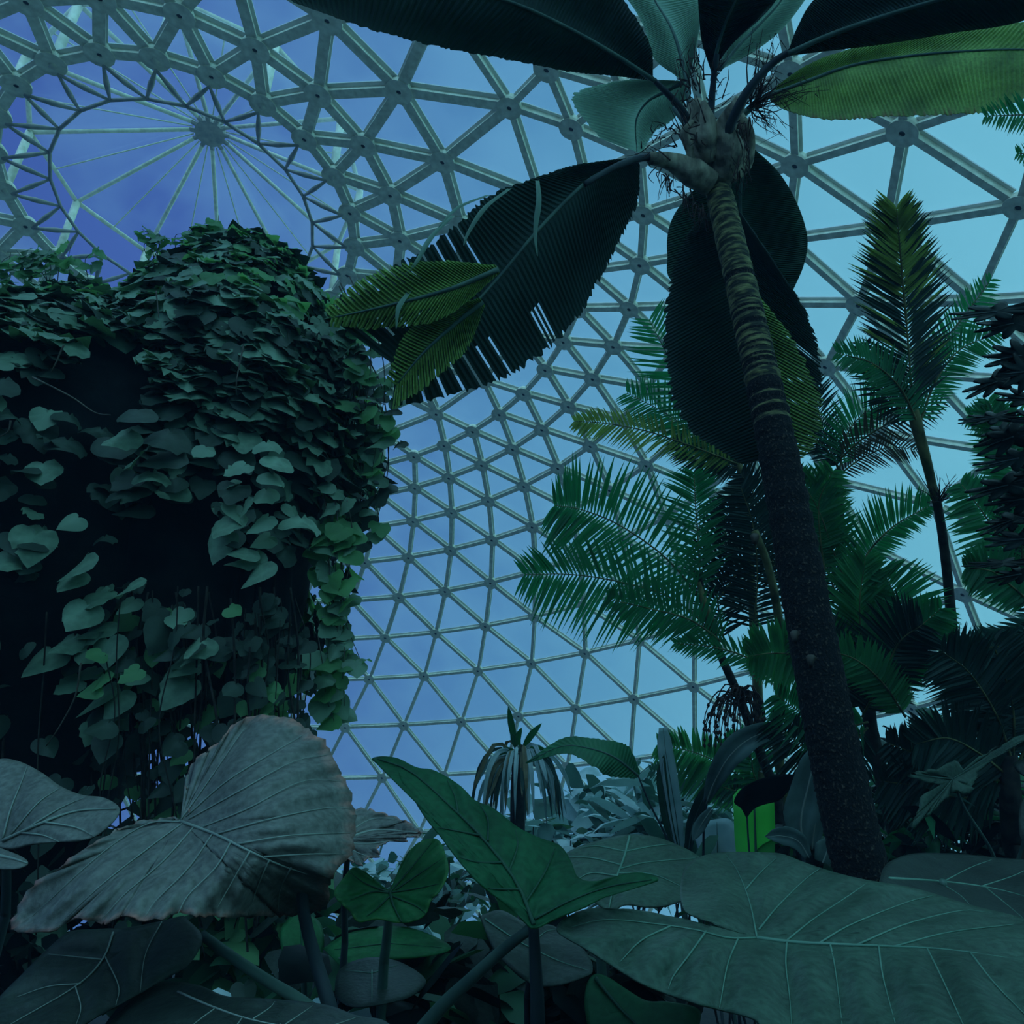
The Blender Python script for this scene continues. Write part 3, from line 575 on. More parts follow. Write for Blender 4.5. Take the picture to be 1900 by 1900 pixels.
frond('pale short frond lit through, left of the crown', [(1290, 250, 5.55), (1250, 200, 5.7)],
      [(1275, 150), (1235, 170), (1200, 190), (1180, 225), (1182, 282)], [(1262, 150), (1180, 148), (1120, 156), (1062, 182), (1112, 256)], [(1275, 180), (1255, 215), (1235, 232), (1215, 245), (1190, 284)],
      [5.9, 6.1, 6.2], [5.9, 6.2, 6.3], [5.9, 6.0, 6.1], 'palm_pale', n=56, pleat=.02, jag=.03, pm=M['stalk'])
frond('dark frond standing up right of the pale upright one', [(1315, 300, 5.4), (1318, 230, 5.35), (1322, 170, 5.3), (1330, 100, 5.2)],
      [(1322, 150), (1330, 95), (1345, 45), (1365, 0), (1390, -70)], [(1319, 130), (1303, 80), (1298, 40), (1295, 0), (1290, -70)], [(1326, 120), (1365, 75), (1410, 35), (1440, 0), (1480, -70)],
      [5.3, 5.1, 4.8], [5.3, 5.15, 4.8], [5.3, 5.1, 4.8], 'palm_dark', n=60, pleat=.02)
frond('grey-green frond behind the dark upright one', None,
      [(1335, 130), (1370, 85), (1410, 45), (1450, 0), (1480, -60)], [(1330, 125), (1360, 70), (1390, 20), (1410, -20), (1430, -60)], [(1336, 130), (1400, 95), (1450, 55), (1490, 5), (1530, -60)],
      [5.7, 5.7, 5.6], [5.7, 5.7, 5.6], [5.8, 5.8, 5.7], 'palm_pale', n=50, pleat=.02)
frond('dark frond sweeping out to the upper right', [(1330, 320, 5.35), (1345, 260, 5.2), (1380, 180, 5.0), (1430, 120, 4.9), (1480, 88, 4.8)],
      [(1462, 100), (1540, 65), (1640, 30), (1760, -5), (1900, -35), (2050, -50)], [(1462, 96), (1480, 50), (1510, 0), (1580, -60), (1750, -120), (2040, -60)], [(1465, 103), (1530, 95), (1640, 82), (1760, 62), (1900, 38), (2050, -30)],
      [4.8, 4.6, 4.3, 4.0], [4.8, 4.8, 4.6, 4.0], [4.85, 4.8, 4.5, 4.0], 'palm_dark', n=96, pleat=.014, r0=.045, r1=.02)
frond('broad yellow-green frond with browned lower edge reaching the right side', [(1335, 300, 5.5), (1365, 230, 5.5), (1400, 195, 5.45), (1440, 170, 5.4)],
      [(1425, 178), (1500, 150), (1580, 122), (1680, 105), (1790, 95), (1900, 92), (2020, 100)], [(1425, 172), (1490, 125), (1560, 96), (1680, 68), (1790, 52), (1900, 42), (2020, 90)], [(1425, 182), (1460, 205), (1540, 222), (1640, 216), (1760, 212), (1860, 200), (2000, 130)],
      [5.4, 5.3, 5.1, 4.9], [5.4, 5.35, 5.2, 4.9], [5.4, 5.1, 4.9, 4.8], 'palm_yellow', n=96, pleat=.012, edge=1, jag=.02, pm=M['stalk'])
frond('broad frond hanging behind the trunk, right side green', [(1350, 290, 5.6), (1375, 280, 5.75), (1395, 300, 5.9)],
      [(1385, 275), (1375, 340), (1375, 400), (1390, 450), (1420, 500), (1465, 545)], [(1370, 280), (1310, 330), (1250, 400), (1238, 470), (1262, 530), (1450, 552)], [(1395, 272), (1445, 320), (1480, 380), (1498, 440), (1492, 490), (1470, 542)],
      [5.9, 6.1, 6.1, 5.9], [5.9, 6.2, 6.2, 6.0], [5.9, 6.0, 6.0, 5.9], 'palm_mid', n=80, pleat=.014, pm=M['stalk'])
frond('long frond hanging down behind the trunk with ragged yellow end', [(1330, 310, 5.5), (1350, 350, 5.6), (1360, 400, 5.65)],
      [(1350, 370), (1372, 450), (1390, 560), (1402, 660), (1412, 760), (1425, 850)], [(1330, 380), (1270, 445), (1238, 560), (1238, 690), (1275, 790), (1378, 862)], [(1375, 395), (1440, 490), (1500, 590), (1524, 700), (1505, 790), (1440, 858)],
      [5.6, 5.6, 5.5, 5.3], [5.7, 5.7, 5.6, 5.4], [5.65, 5.5, 5.4, 5.3], 'palm_dark', n=110, pleat=.014, jag=.04, gaps=((1, 70, 108, 4, 6), (1, 60, 63, 4, 2)))
frond('yellow-green ragged frond at the right of the trunk', None,
      [(1395, 540), (1412, 640), (1428, 730), (1440, 810), (1452, 870)], [(1392, 545), (1400, 640), (1405, 720), (1412, 800), (1445, 872)], [(1402, 540), (1478, 640), (1520, 740), (1514, 815), (1468, 868)],
      [5.3, 5.25, 5.2], [5.3, 5.25, 5.2], [5.35, 5.25, 5.15], 'palm_yellow', n=60, m_=5, pleat=.02, jag=.1, gaps=((1, 10, 60, 2, 4),))
frond('yellow-green lower lobe of the left arching frond', None,
      [(895, 560), (840, 605), (785, 655), (735, 715)], [(890, 553), (815, 575), (755, 615), (718, 700)], [(900, 566), (870, 640), (810, 700), (728, 760)],
      [4.55, 4.5, 4.45], [4.5, 4.45, 4.4], [4.6, 4.5, 4.4], 'palm_yellow', n=50, m_=5, pleat=.02, jag=.08, gaps=((0, 10, 50, 2, 4), (1, 10, 50, 2, 4)))
frond('yellow-green upper lobe of the left arching frond', None,
      [(925, 500), (830, 538), (715, 568), (615, 590)], [(920, 492), (800, 485), (690, 508), (602, 575)], [(926, 508), (830, 585), (720, 608), (612, 606)],
      [4.45, 4.4, 4.35], [4.45, 4.4, 4.35], [4.45, 4.4, 4.35], 'palm_yellow', n=50, m_=5, pleat=.02, jag=.08, gaps=((0, 25, 50, 3, 4), (1, 20, 50, 3, 4)))
# crown: swollen leaf bases and dry fibres
def lump_(name, P4, R, mat, k=10):
    W_ = catmull(pts(P4), 16); return part(name, tube(W_, np.interp(np.linspace(0, 1, 16), np.linspace(0, 1, len(R)), R), k), M[mat], P)
lump_('leaf_base', [(1326, 345, 5.4), (1315, 300, 5.38), (1300, 250, 5.4), (1290, 190, 5.45)], [.10, .15, .12, .05], 'sheath')
lump_('leaf_base', [(1335, 335, 5.32), (1350, 290, 5.25), (1345, 240, 5.2), (1375, 185, 5.05)], [.08, .13, .08, .045], 'sheath')
lump_('leaf_base', [(1318, 340, 5.3), (1285, 320, 5.25), (1245, 300, 5.22), (1205, 293, 5.15)], [.09, .10, .06, .04], 'sheath')
lump_('leaf_base', [(1320, 300, 5.25), (1310, 260, 5.2), (1312, 225, 5.2), (1305, 190, 5.25)], [.05, .085, .06, .02], 'sheath')
lump_('leaf_base', [(1285, 300, 5.2), (1276, 265, 5.2), (1270, 245, 5.22), (1285, 225, 5.25)], [.02, .035, .03, .015], 'sheath')
lump_('leaf_base', [(1345, 330, 5.45), (1375, 300, 5.5), (1385, 250, 5.5), (1370, 210, 5.45)], [.07, .09, .06, .03], 'sheath')
T = []; rng = np.random.default_rng(11)
for i in range(230):
    if i < 90: x, y = rng.uniform(1255, 1340), rng.uniform(110, 270); dx, dy = rng.normal(0, 14), rng.uniform(-60, 30)
    elif i < 150: x, y = rng.uniform(1360, 1392), rng.uniform(215, 320); dx, dy = rng.normal(0, 8), rng.uniform(20, 60)
    elif i < 195:
        s = rng.uniform(0, 1); x, y = 1215+s*95, 305+s*90+rng.normal(0, 8); dx, dy = rng.normal(5, 14), rng.uniform(15, 50)
    else: x, y = rng.uniform(1190, 1290), rng.uniform(225, 305); dx, dy = rng.uniform(-45, 10), rng.uniform(-30, 25)
    d = rng.uniform(5.1, 5.5); a = np.array([x, y, d]); c = np.array([x+dx, y+dy, d]); b = (a+c)/2+np.array([rng.normal(0, 6), rng.normal(0, 6), 0])
    T.append(tube(catmull(pts([a, b, c]), 5), np.linspace(.006, .0015, 5), 4))
q = part('crown_fibres', join(T), M['fibre'], P); q['kind'] = 'stuff'
T = []
for i in range(46):      # fine dry flower branches right of the crown
    x0, y0 = 1400+rng.normal(0, 10), 195+rng.normal(0, 8)
    if i < 20: x1, y1 = rng.uniform(1420, 1540), rng.uniform(140, 185)
    elif i < 36: x1, y1 = rng.uniform(1390, 1450), rng.uniform(40, 140)
    else: x1, y1 = rng.uniform(1390, 1460), rng.uniform(200, 250)
    d = 5.2; T.append(tube(catmull(pts([(x0, y0, d), ((x0+x1)/2+rng.normal(0, 8), (y0+y1)/2+rng.normal(0, 8), d-.1), (x1, y1, d-.15)]), 7), np.linspace(.006, .0015, 7), 4))
    for s in range(3):
        f = rng.uniform(.4, 1); cx_, cy_ = x0+(x1-x0)*f, y0+(y1-y0)*f
        T.append(tube(pts([(cx_, cy_, d-.1), (cx_+rng.normal(0, 14), cy_+rng.uniform(5, 25), d-.1)]), [.003, .001], 4))
q = part('flower_branch', join(T), M['fibre'], P)
# curled pale strips hanging off the left frond
for pp in ([(997, 335, 4.55), (1000, 370, 4.5), (995, 410, 4.5), (993, 440, 4.5), (997, 475, 4.5)], [(945, 350, 4.5), (900, 385, 4.4), (870, 430, 4.4), (860, 455, 4.4)], [(840, 400, 4.45), (800, 440, 4.4), (770, 490, 4.4), (740, 520, 4.4)],
           [(905, 362, 4.5), (850, 385, 4.4), (815, 420, 4.35)], [(760, 540, 4.4), (740, 570, 4.35), (735, 610, 4.35)]):
    W_ = catmull(pts(pp), 14); w = np.interp(np.linspace(0, 1, 14), [0, .4, 1], [.012, .018, .002]); V = []; F = []
    for i in range(14):
        V += [W_[i]-RIGHT*w[i], W_[i]+FWD*.006, W_[i]+RIGHT*w[i]]
    for i in range(13): F += [(3*i, 3*i+1, 3*i+4, 3*i+3), (3*i+1, 3*i+2, 3*i+5, 3*i+4)]
    part('torn_strip', (V, F), LF['palm_pale'], P, True, thick=.003)

# ================================================================== feather palms
def feather(parent, R, wl, wr, al, ar, mat, n=44, wid=.018, droop=.12, name='frond', rr=.010, rmat=None, start=.06, end=1., prof=None, tip=.35, rotd=0., gap=0):
    """feather frond: stalk R[(px,py,d)], leaflets of pixel length wl / wr on both sides leaning al / ar degrees towards the tip"""
    wid *= .72; wl *= 1.12; wr *= 1.12; n = int(n*1.05)
    C_ = catmull(R, 60); Wp = np.array([at(*p) for p in C_]); o = part(name, tube(Wp, np.linspace(rr, rr*.25, 60), 6), rmat or M['cane'], parent)
    rng = np.random.default_rng(int(abs(C_.sum())*3) % 99991); V = []; F = []
    prof = prof or [(0, .45), (.15, .8), (.45, 1), (.8, .8), (1, tip)]
    for side, wlen, an in ((-1, wl, al), (1, wr, ar)):
        for i in range(n):
            f = start+(end-start)*i/(n-1)+rng.normal(0, .002); f = min(max(f, 0), 1); s = f*59; a = min(int(s), 58); t = s-a
            if gap and rng.uniform() < gap: continue
            p = C_[a]*(1-t)+C_[a+1]*t; tg = C_[min(a+1, 59), :2]-C_[max(a-1, 0), :2]; tg /= np.linalg.norm(tg)+1e-9
            nl = np.array([tg[1], -tg[0]])*(-side)
            A_ = math.radians(an+rng.normal(0, 3)+(f-.5)*14); dr = tg*math.sin(A_)+nl*math.cos(A_)
            Lp = wlen*np.interp(f, [q[0] for q in prof], [q[1] for q in prof])*rng.uniform(.9, 1.06)
            dd = rng.normal(0, .03)*1+rotd*side; Lm = Lp*p[2]/FL; sg = droop*Lm
            K = 5; row = []
            base_ = at(*p); e = at(p[0]+dr[0]*Lp, p[1]+dr[1]*Lp, p[2]+dd*Lm*3)
            ax = e-base_; sidev = np.cross(ax, FWD); sidev /= np.linalg.norm(sidev)+1e-9
            tw = rng.normal(0, .35); sidev = sidev*math.cos(tw)+FWD*math.sin(tw)
            b0 = len(V)
            for q in range(K+1):
                g_ = q/K; c = base_+ax*g_-np.array([0, 0, 1])*sg*g_*g_; w = wid*np.interp(g_, [0, .15, .6, 1], [.35, 1, .8, .03])
                V += [c-sidev*w, c+FWD*w*.35, c+sidev*w]
            for q in range(K): F += [(b0+3*q, b0+3*q+1, b0+3*q+4, b0+3*q+3), (b0+3*q+1, b0+3*q+2, b0+3*q+5, b0+3*q+4)]
    q = part('leaflets', (V, F), LF[mat], o, False); q['kind'] = 'stuff'
    return o
# --- group in the middle: one clump of slender palms
c0 = at(1375, 1500, 7.0); P = plant('feather_palm', 'clump of feather palms with dark green fronds left of the tall leaning trunk', 'palm', c0[0], c0[1])
def cane(parent, pp, r0, r1, mat='darkcane', name='stem'):
    W_ = catmull(pts(pp), 30); W_ = tofloor(W_, 0, 0); return part(name, tube(W_, np.linspace(r1, r0, len(W_)), 8), M[mat], parent)
cane(P, [(1295, 1060, 6.6), (1312, 1140, 6.6), (1335, 1210, 6.6), (1370, 1290, 6.7), (1400, 1370, 6.8), (1440, 1470, 6.9)], .05, .028)
cane(P, [(1400, 985, 6.8), (1425, 1050, 6.8), (1445, 1150, 6.8), (1452, 1260, 6.9), (1440, 1350, 6.9), (1450, 1450, 7)], .05, .035, 'cane')
part('leaf_sheath', tube(catmull(pts([(1296, 1080, 6.58), (1310, 1130, 6.55), (1325, 1175, 6.58)]), 10), np.linspace(.02, .06, 10), 8), M['cane'], P)
feather(P, [(1330, 1180, 6.6), (1250, 1112, 6.5), (1150, 1080, 6.3), (1060, 1066, 6.2), (975, 1066, 6.2)], 115, 100, 22, 30, 'feather', 46, .022)
feather(P, [(1300, 1110, 6.6), (1235, 1035, 6.5), (1150, 975, 6.4), (1080, 946, 6.3), (1030, 938, 6.3)], 115, 130, 24, 8, 'feather', 44, .022)
feather(P, [(1300, 1100, 6.7), (1296, 1010, 6.7), (1290, 930, 6.7), (1288, 880, 6.7)], 80, 60, 30, 32, 'feather', 34, .02)
feather(P, [(1395, 1180, 6.9), (1405, 1080, 6.9), (1398, 980, 6.9), (1375, 905, 6.9)], 110, 100, 22, 30, 'feather_dark', 44, .02)
feather(P, [(1345, 1195, 6.5), (1280, 1150, 6.4), (1200, 1128, 6.3), (1130, 1112, 6.3)], 55, 75, 30, 22, 'feather', 40, .018)
feather(P, [(1450, 1270, 6.4), (1390, 1222, 6.4), (1320, 1200, 6.3), (1255, 1194, 6.3)], 40, 45, 45, 45, 'feather', 26, .018)
feather(P, [(1320, 1130, 6.9), (1370, 1060, 7.0), (1420, 990, 7.1), (1455, 930, 7.1)], 90, 80, 30, 30, 'feather_dark', 40, .02)
feather(P, [(1345, 1200, 7.0), (1330, 1090, 7.0), (1345, 1000, 7.0), (1350, 930, 7)], 80, 80, 30, 30, 'feather_dark', 40, .02)
feather(P, [(1530, 1225, 5.8), (1480, 1215, 5.7), (1430, 1212, 5.6), (1390, 1218, 5.6)], 60, 75, 15, 15, 'feather_bright', 34, .03)
feather(P, [(1455, 1110, 7), (1420, 1000, 7), (1400, 920, 7), (1375, 880, 7)], 60, 70, 32, 32, 'feather_dark', 36, .02)
T = []; rng = np.random.default_rng(8)
for i in range(46):      # drooping fruit spray on the leaning stem
    x0, y0 = 1376+rng.normal(0, 5), 1285+rng.uniform(-8, 25); sgn = rng.choice([-1, 1]); w_ = rng.uniform(8, 62 if sgn < 0 else 42)
    c_ = catmull(pts([(x0, y0, 6.5), (x0+sgn*w_*.6, y0-rng.uniform(0, 14), 6.45), (x0+sgn*w_, y0+rng.uniform(20, 50), 6.45), (x0+sgn*w_*1.02, y0+rng.uniform(55, 95), 6.45)]), 10); T.append(tube(c_, np.linspace(.008, .003, 10), 4))
    for j in range(3): e = c_[9-2*j]; T.append(tube([e-[0, 0, .02], e, e+[0, 0, .02]], [.004, .016, .004], 5))
part('fruit_spray', join(T), M['fibre'], P)
# --- palm behind the drooping frond
c0 = at(1370, 1500, 8.2); P = plant('feather_palm', 'feather palm half hidden by the broad hanging frond, yellowish leaf tips', 'palm', c0[0], c0[1])
cane(P, [(1372, 860, 7.6), (1385, 960, 7.7), (1395, 1100, 7.8), (1405, 1260, 7.9), (1410, 1400, 8)], .06, .035, 'cane')
feather(P, [(1372, 860, 7.6), (1330, 800, 7.5), (1270, 715, 7.4), (1205, 595, 7.3)], 95, 120, 28, 30, 'feather', 46, .022, .0)
feather(P, [(1372, 862, 7.6), (1290, 830, 7.4), (1200, 800, 7.3), (1120, 785, 7.2), (1068, 782, 7.2)], 48, 42, 38, 30, 'feather_yellow', 44, .018)
feather(P, [(1372, 860, 7.6), (1310, 820, 7.6), (1240, 770, 7.6), (1165, 730, 7.5)], 70, 80, 35, 30, 'feather', 44, .018)
feather(P, [(1375, 870, 7.6), (1340, 860, 7.6), (1300, 850, 7.6), (1250, 820, 7.5)], 50, 50, 35, 35, 'feather_dark', 34, .018)
feather(P, [(1375, 865, 7.6), (1380, 800, 7.6), (1365, 730, 7.6), (1340, 670, 7.6)], 70, 70, 35, 35, 'feather_yellow', 34, .018)
# --- slender palm right
c0 = at(1800, 1440, 6.6); P = plant('slender_palm', 'slender palm with tall thin cane and one upright yellowing feather frond', 'palm', c0[0], c0[1])
cane(P, [(1688, 735, 5.6), (1700, 790, 5.65), (1722, 870, 5.7), (1742, 950, 5.8), (1757, 1060, 5.9), (1768, 1180, 6), (1780, 1300, 6.1), (1795, 1400, 6.2)], .05, .022, 'darkcane')
part('crownshaft', tube(catmull(pts([(1688, 720, 5.58), (1700, 785, 5.62), (1720, 860, 5.68), (1735, 925, 5.76)]), 14), np.interp(np.linspace(0, 1, 14), [0, .3, 1], [.012, .045, .03]), 9), M['cane'], P)
feather(P, [(1700, 790, 5.6), (1690, 700, 5.55), (1682, 600, 5.5), (1672, 500, 5.45), (1665, 395, 5.4)], 105, 105, 38, 40, 'feather_dark', 56, .02, .04, start=.12, prof=[(0, .5), (.2, .95), (.6, 1), (.85, .75), (1, .45)])
feather(P, [(1700, 790, 5.62), (1690, 700, 5.57), (1682, 600, 5.52), (1672, 500, 5.47), (1666, 400, 5.42)], 112, 100, 34, 44, 'feather_yellow', 30, .02, .04, start=.2, gap=.35, prof=[(0, .5), (.2, .9), (.6, 1), (.85, .7), (1, .45)])
feather(P, [(1682, 600, 5.49), (1675, 520, 5.45), (1669, 450, 5.41), (1664, 388, 5.38)], 85, 80, 42, 44, 'feather_yellow', 26, .02, .04, start=.2, prof=[(0, .9), (.6, .9), (1, .55)])
feather(P, [(1705, 790, 5.6), (1670, 720, 5.5), (1620, 675, 5.4), (1555, 655, 5.35)], 50, 62, 30, 35, 'feather', 36, .016)
feather(P, [(1705, 790, 5.6), (1735, 710, 5.6), (1780, 650, 5.6), (1850, 618, 5.6)], 62, 50, 35, 30, 'feather', 36, .016)
feather(P, [(1700, 780, 5.8), (1655, 745, 5.8), (1625, 700, 5.8), (1600, 640, 5.8)], 55, 60, 35, 35, 'feather_dark', 30, .016)
feather(P, [(1700, 700, 5.8), (1745, 640, 5.8), (1790, 585, 5.8), (1838, 520, 5.8)], 50, 50, 30, 30, 'feather', 30, .016)
feather(P, [(1560, 850, 6.2), (1600, 815, 6.1), (1660, 780, 6.0), (1745, 745, 5.9)], 60, 55, 30, 32, 'feather_brown', 28, .013)
T = []; rng = np.random.default_rng(5)
for i in range(26):
    x, y = 1742+rng.normal(0, 3), 930; x1, y1 = x+rng.uniform(-45, 50), y+rng.uniform(-60, 10)
    T.append(tube(catmull(pts([(x, y, 5.75), ((x+x1)/2+rng.normal(0, 6), (y+y1)/2+rng.normal(0, 6), 5.7), (x1, y1, 5.7)]), 6), np.linspace(.005, .0015, 6), 4))
part('flower_branch', join(T), M['fibre'], P)
# --- two palms with fronds right of the trunk
c0 = at(1560, 1500, 7.6); P = plant('feather_palm', 'feather palm with narrow dark fronds just right of the hanging frond tip', 'palm', c0[0], c0[1])
cane(P, [(1555, 870, 7.2), (1560, 960, 7.2), (1565, 1100, 7.3), (1570, 1300, 7.4)], .05, .03)
feather(P, [(1555, 870, 7.2), (1535, 820, 7.2), (1518, 760, 7.2), (1508, 705, 7.2)], 42, 60, 35, 35, 'feather_dark', 34, .016)
feather(P, [(1558, 870, 7.2), (1570, 810, 7.1), (1600, 770, 7.1), (1640, 745, 7)], 75, 45, 30, 35, 'feather', 36, .016)
feather(P, [(1558, 870, 7.2), (1530, 830, 7.2), (1495, 800, 7.2), (1465, 790, 7.2)], 45, 45, 35, 35, 'feather_dark', 30, .016)
feather(P, [(1558, 880, 7.3), (1600, 850, 7.3), (1650, 830, 7.2), (1700, 835, 7.2)], 45, 40, 35, 35, 'feather_brown', 26, .014)
c0 = at(1600, 1480, 6.2); P = plant('feather_palm', 'large bushy feather palm filling the gap between trunk and slender cane', 'palm', c0[0], c0[1])
cane(P, [(1590, 1060, 5.9), (1600, 1200, 5.9), (1615, 1350, 6)], .06, .03)
feather(P, [(1530, 1060, 6), (1522, 1000, 6), (1520, 930, 6), (1545, 875, 6)], 75, 65, 25, 25, 'feather_bright', 40, .026)
feather(P, [(1575, 1090, 6), (1545, 1020, 6), (1520, 950, 6), (1480, 880, 6)], 60, 75, 28, 28, 'feather', 40, .02)
feather(P, [(1590, 1065, 5.9), (1615, 1020, 5.9), (1660, 975, 5.8), (1722, 940, 5.8)], 85, 42, 28, 32, 'feather', 38, .018)
feather(P, [(1610, 1290, 5.8), (1600, 1200, 5.7), (1595, 1120, 5.6), (1605, 1040, 5.6)], 95, 85, 45, 45, 'feather_bright', 50, .024)
feather(P, [(1640, 1270, 5.7), (1660, 1200, 5.6), (1668, 1130, 5.6), (1640, 1060, 5.6)], 70, 105, 40, 20, 'feather', 46, .024)
feather(P, [(1620, 1300, 5.8), (1650, 1240, 5.6), (1690, 1180, 5.5), (1745, 1130, 5.5)], 80, 90, 30, 30, 'feather', 44, .024)
feather(P, [(1600, 1330, 5.8), (1640, 1250, 5.5), (1670, 1190, 5.4), (1710, 1160, 5.3)], 110, 90, 20, 30, 'feather_dark', 50, .022)
feather(P, [(1600, 1320, 5.8), (1570, 1260, 5.7), (1530, 1200, 5.6), (1480, 1170, 5.6)], 70, 80, 30, 30, 'feather_dark', 40, .022)
feather(P, [(1680, 1330, 5.4), (1640, 1270, 5.3), (1590, 1225, 5.2), (1530, 1205, 5.2)], 55, 60, 35, 30, 'feather_bright', 34, .024)
feather(P, [(1560, 1130, 6.2), (1535, 1060, 6.2), (1500, 1000, 6.2), (1490, 930, 6.2)], 60, 80, 30, 30, 'feather_dark', 40, .02)
feather(P, [(1610, 1340, 5.9), (1560, 1350, 5.8), (1500, 1330, 5.8), (1440, 1290, 5.8)], 80, 80, 20, 20, 'feather', 44, .022)
feather(P, [(1610, 1350, 5.9), (1560, 1400, 5.8), (1500, 1390, 5.8), (1430, 1340, 5.8)], 90, 70, 20, 20, 'feather_dark', 44, .022)
# --- palm right edge
c0 = at(1930, 1480, 5.6); P = plant('feather_palm', 'feather palm with broad-tipped leaflets at the right edge under the lobed leaves', 'palm', c0[0], c0[1])
cane(P, [(1920, 1120, 5.2), (1925, 1250, 5.2), (1930, 1400, 5.3)], .06, .03)
feather(P, [(1905, 1120, 5.3), (1870, 1030, 5.2), (1830, 960, 5.2), (1785, 900, 5.2)], 80, 75, 20, 30, 'feather', 40, .024)
feather(P, [(1915, 1120, 5.2), (1880, 1090, 5.1), (1840, 1060, 5.0), (1795, 1055, 5.0)], 60, 65, 25, 25, 'feather', 34, .026)
feather(P, [(1920, 1010, 5.4), (1890, 900, 5.4), (1860, 820, 5.4), (1835, 745, 5.4)], 75, 70, 30, 30, 'feather', 40, .022)
feather(P, [(1925, 1140, 5.1), (1890, 1180, 5.0), (1850, 1200, 4.9), (1800, 1195, 4.9)], 60, 60, 25, 25, 'feather_grey', 34, .02)
feather(P, [(1940, 900, 5.4), (1900, 830, 5.4), (1870, 780, 5.4), (1800, 770, 5.4)], 60, 60, 30, 30, 'feather', 34, .02)
feather(P, [(1925, 1150, 5.2), (1900, 1050, 5.2), (1895, 960, 5.2), (1900, 880, 5.2)], 70, 60, 30, 30, 'feather_dark', 34, .022)
# --- very dark palm bottom right
c0 = at(1830, 1560, 5.2); P = plant('dark_feather_palm', 'nearly black feather palm spreading its fronds low at the right', 'palm', c0[0], c0[1])
cane(P, [(1870, 1400, 5), (1875, 1480, 5), (1880, 1560, 5.1)], .08, .06)
for R, a, b in (([(1880, 1420, 5), (1850, 1330, 4.9), (1800, 1250, 4.8), (1750, 1210, 4.8)], 95, 100), ([(1880, 1410, 5), (1880, 1320, 4.9), (1860, 1240, 4.9), (1840, 1190, 4.9)], 90, 90),
                ([(1890, 1420, 5), (1920, 1330, 5), (1930, 1250, 5), (1925, 1170, 5)], 100, 80), ([(1870, 1440, 5), (1820, 1400, 4.9), (1760, 1370, 4.8), (1700, 1380, 4.8)], 95, 90),
                ([(1870, 1450, 5), (1800, 1440, 5), (1730, 1410, 5), (1650, 1380, 5)], 80, 90), ([(1860, 1470, 5.1), (1780, 1480, 5), (1710, 1460, 5), (1640, 1450, 5)], 90, 80)):
    feather(P, R, a, b, 25, 25, 'feather_dark', 50, .024)
# --- low fronds in the middle distance
c0 = at(1390, 1560, 8.5); P = plant('feather_palm', 'low feather palm whose frond leans left beside the upright strap leaf', 'palm', c0[0], c0[1])
feather(P, [(1420, 1480, 8), (1360, 1432, 7.9), (1300, 1400, 7.8), (1225, 1380, 7.8)], 80, 60, 15, 25, 'feather_bright', 40, .034)
feather(P, [(1430, 1500, 8), (1400, 1440, 7.9), (1390, 1400, 7.9), (1350, 1370, 7.9)], 60, 60, 25, 25, 'feather', 30, .03)
feather(P, [(1400, 1480, 8), (1340, 1460, 7.9), (1270, 1440, 7.9), (1210, 1430, 7.9)], 40, 45, 25, 25, 'feather_grey', 30, .025)
cane(P, [(1425, 1490, 8), (1430, 1540, 8)], .05, .04)
# palm fronds poking in at the right edge above
c0 = at(2050, 1500, 5.0); P = plant('feather_palm', 'feather palm outside the frame whose leaf tips poke in at the upper right edge', 'palm', c0[0], c0[1])
cane(P, [(2150, 330, 4.6), (2120, 700, 4.7), (2080, 1100, 4.9)], .08, .05)
feather(P, [(2150, 330, 4.6), (2020, 240, 4.5), (1930, 215, 4.5), (1830, 215, 4.5)], 45, 60, 25, 25, 'feather', 40, .014)
feather(P, [(2150, 350, 4.6), (2050, 300, 4.5), (1970, 290, 4.5), (1890, 285, 4.5)], 40, 50, 25, 25, 'feather', 40, .014)
# ================================================================== vine column (left)
def heart(cup=.18, wav=.04, sd=0):
    """heart shaped vine leaf, unit length, stalk end at the origin, tip towards -z, face towards -y"""
    rng = np.random.default_rng(sd)
    H = [(0, .0), (.07, .08), (.17, .13), (.30, .14), (.42, .09), (.50, -.01), (.54, -.14), (.52, -.28), (.46, -.42), (.37, -.56), (.26, -.70), (.12, -.86), (0, -1.0)]
    H = H + [(-x, z) for x, z in H[-2:0:-1]]; k = len(H); V = [(0, .0, -.10)]; F = []
    for r in (.5, 1.0):
        for i, (x, z) in enumerate(H):
            x, z = x*r, -.10+(z+.10)*r; y = cup*(abs(x)**1.5)*1.6-.25*z*z*cup*2+(rng.normal(0, wav) if r == 1 else 0); V.append((x, -y*-1, z))
    V[0] = (0, .03, -.12)
    for i in range(k):
        j = (i+1) % k; F.append((0, 1+i, 1+j)); F.append((1+i, 1+k+i, 1+k+j, 1+j))
    return np.array(V), F
HV = [heart(.35, .02, 1), heart(.22, .035, 2), heart(.5, .03, 3), heart(.1, .05, 4)]
VM = ['vine', 'vine_dark', 'vine_light']
HM = {(i, m_): mesh('leaf', HV[i][0], HV[i][1], LF[m_]) for i in range(4) for m_ in VM}
c0 = np.array([-3.3, 5.2, 0]); VP = plant('hanging_vine', 'towering column smothered in heart-leaved vine, filling the left side', 'vine', c0[0], c0[1])
LOBE = [(-3.75, 5.35, [(-1.75, .9), (0, .95), (1.0, 1.3), (1.6, 1.8), (2.4, 1.85), (3.2, 1.78), (3.8, 1.45), (4.3, 1.05), (4.8, .5), (4.95, .02)]),
        (-2.50, 5.30, [(1.15, .5), (1.5, 1.0), (2.2, 1.17), (3.2, 1.22), (4.0, 1.10), (4.6, .92), (5.1, .70), (5.5, .45), (5.72, .02)])]
NZ = RNG.uniform(0, 2*math.pi, (6, 3))
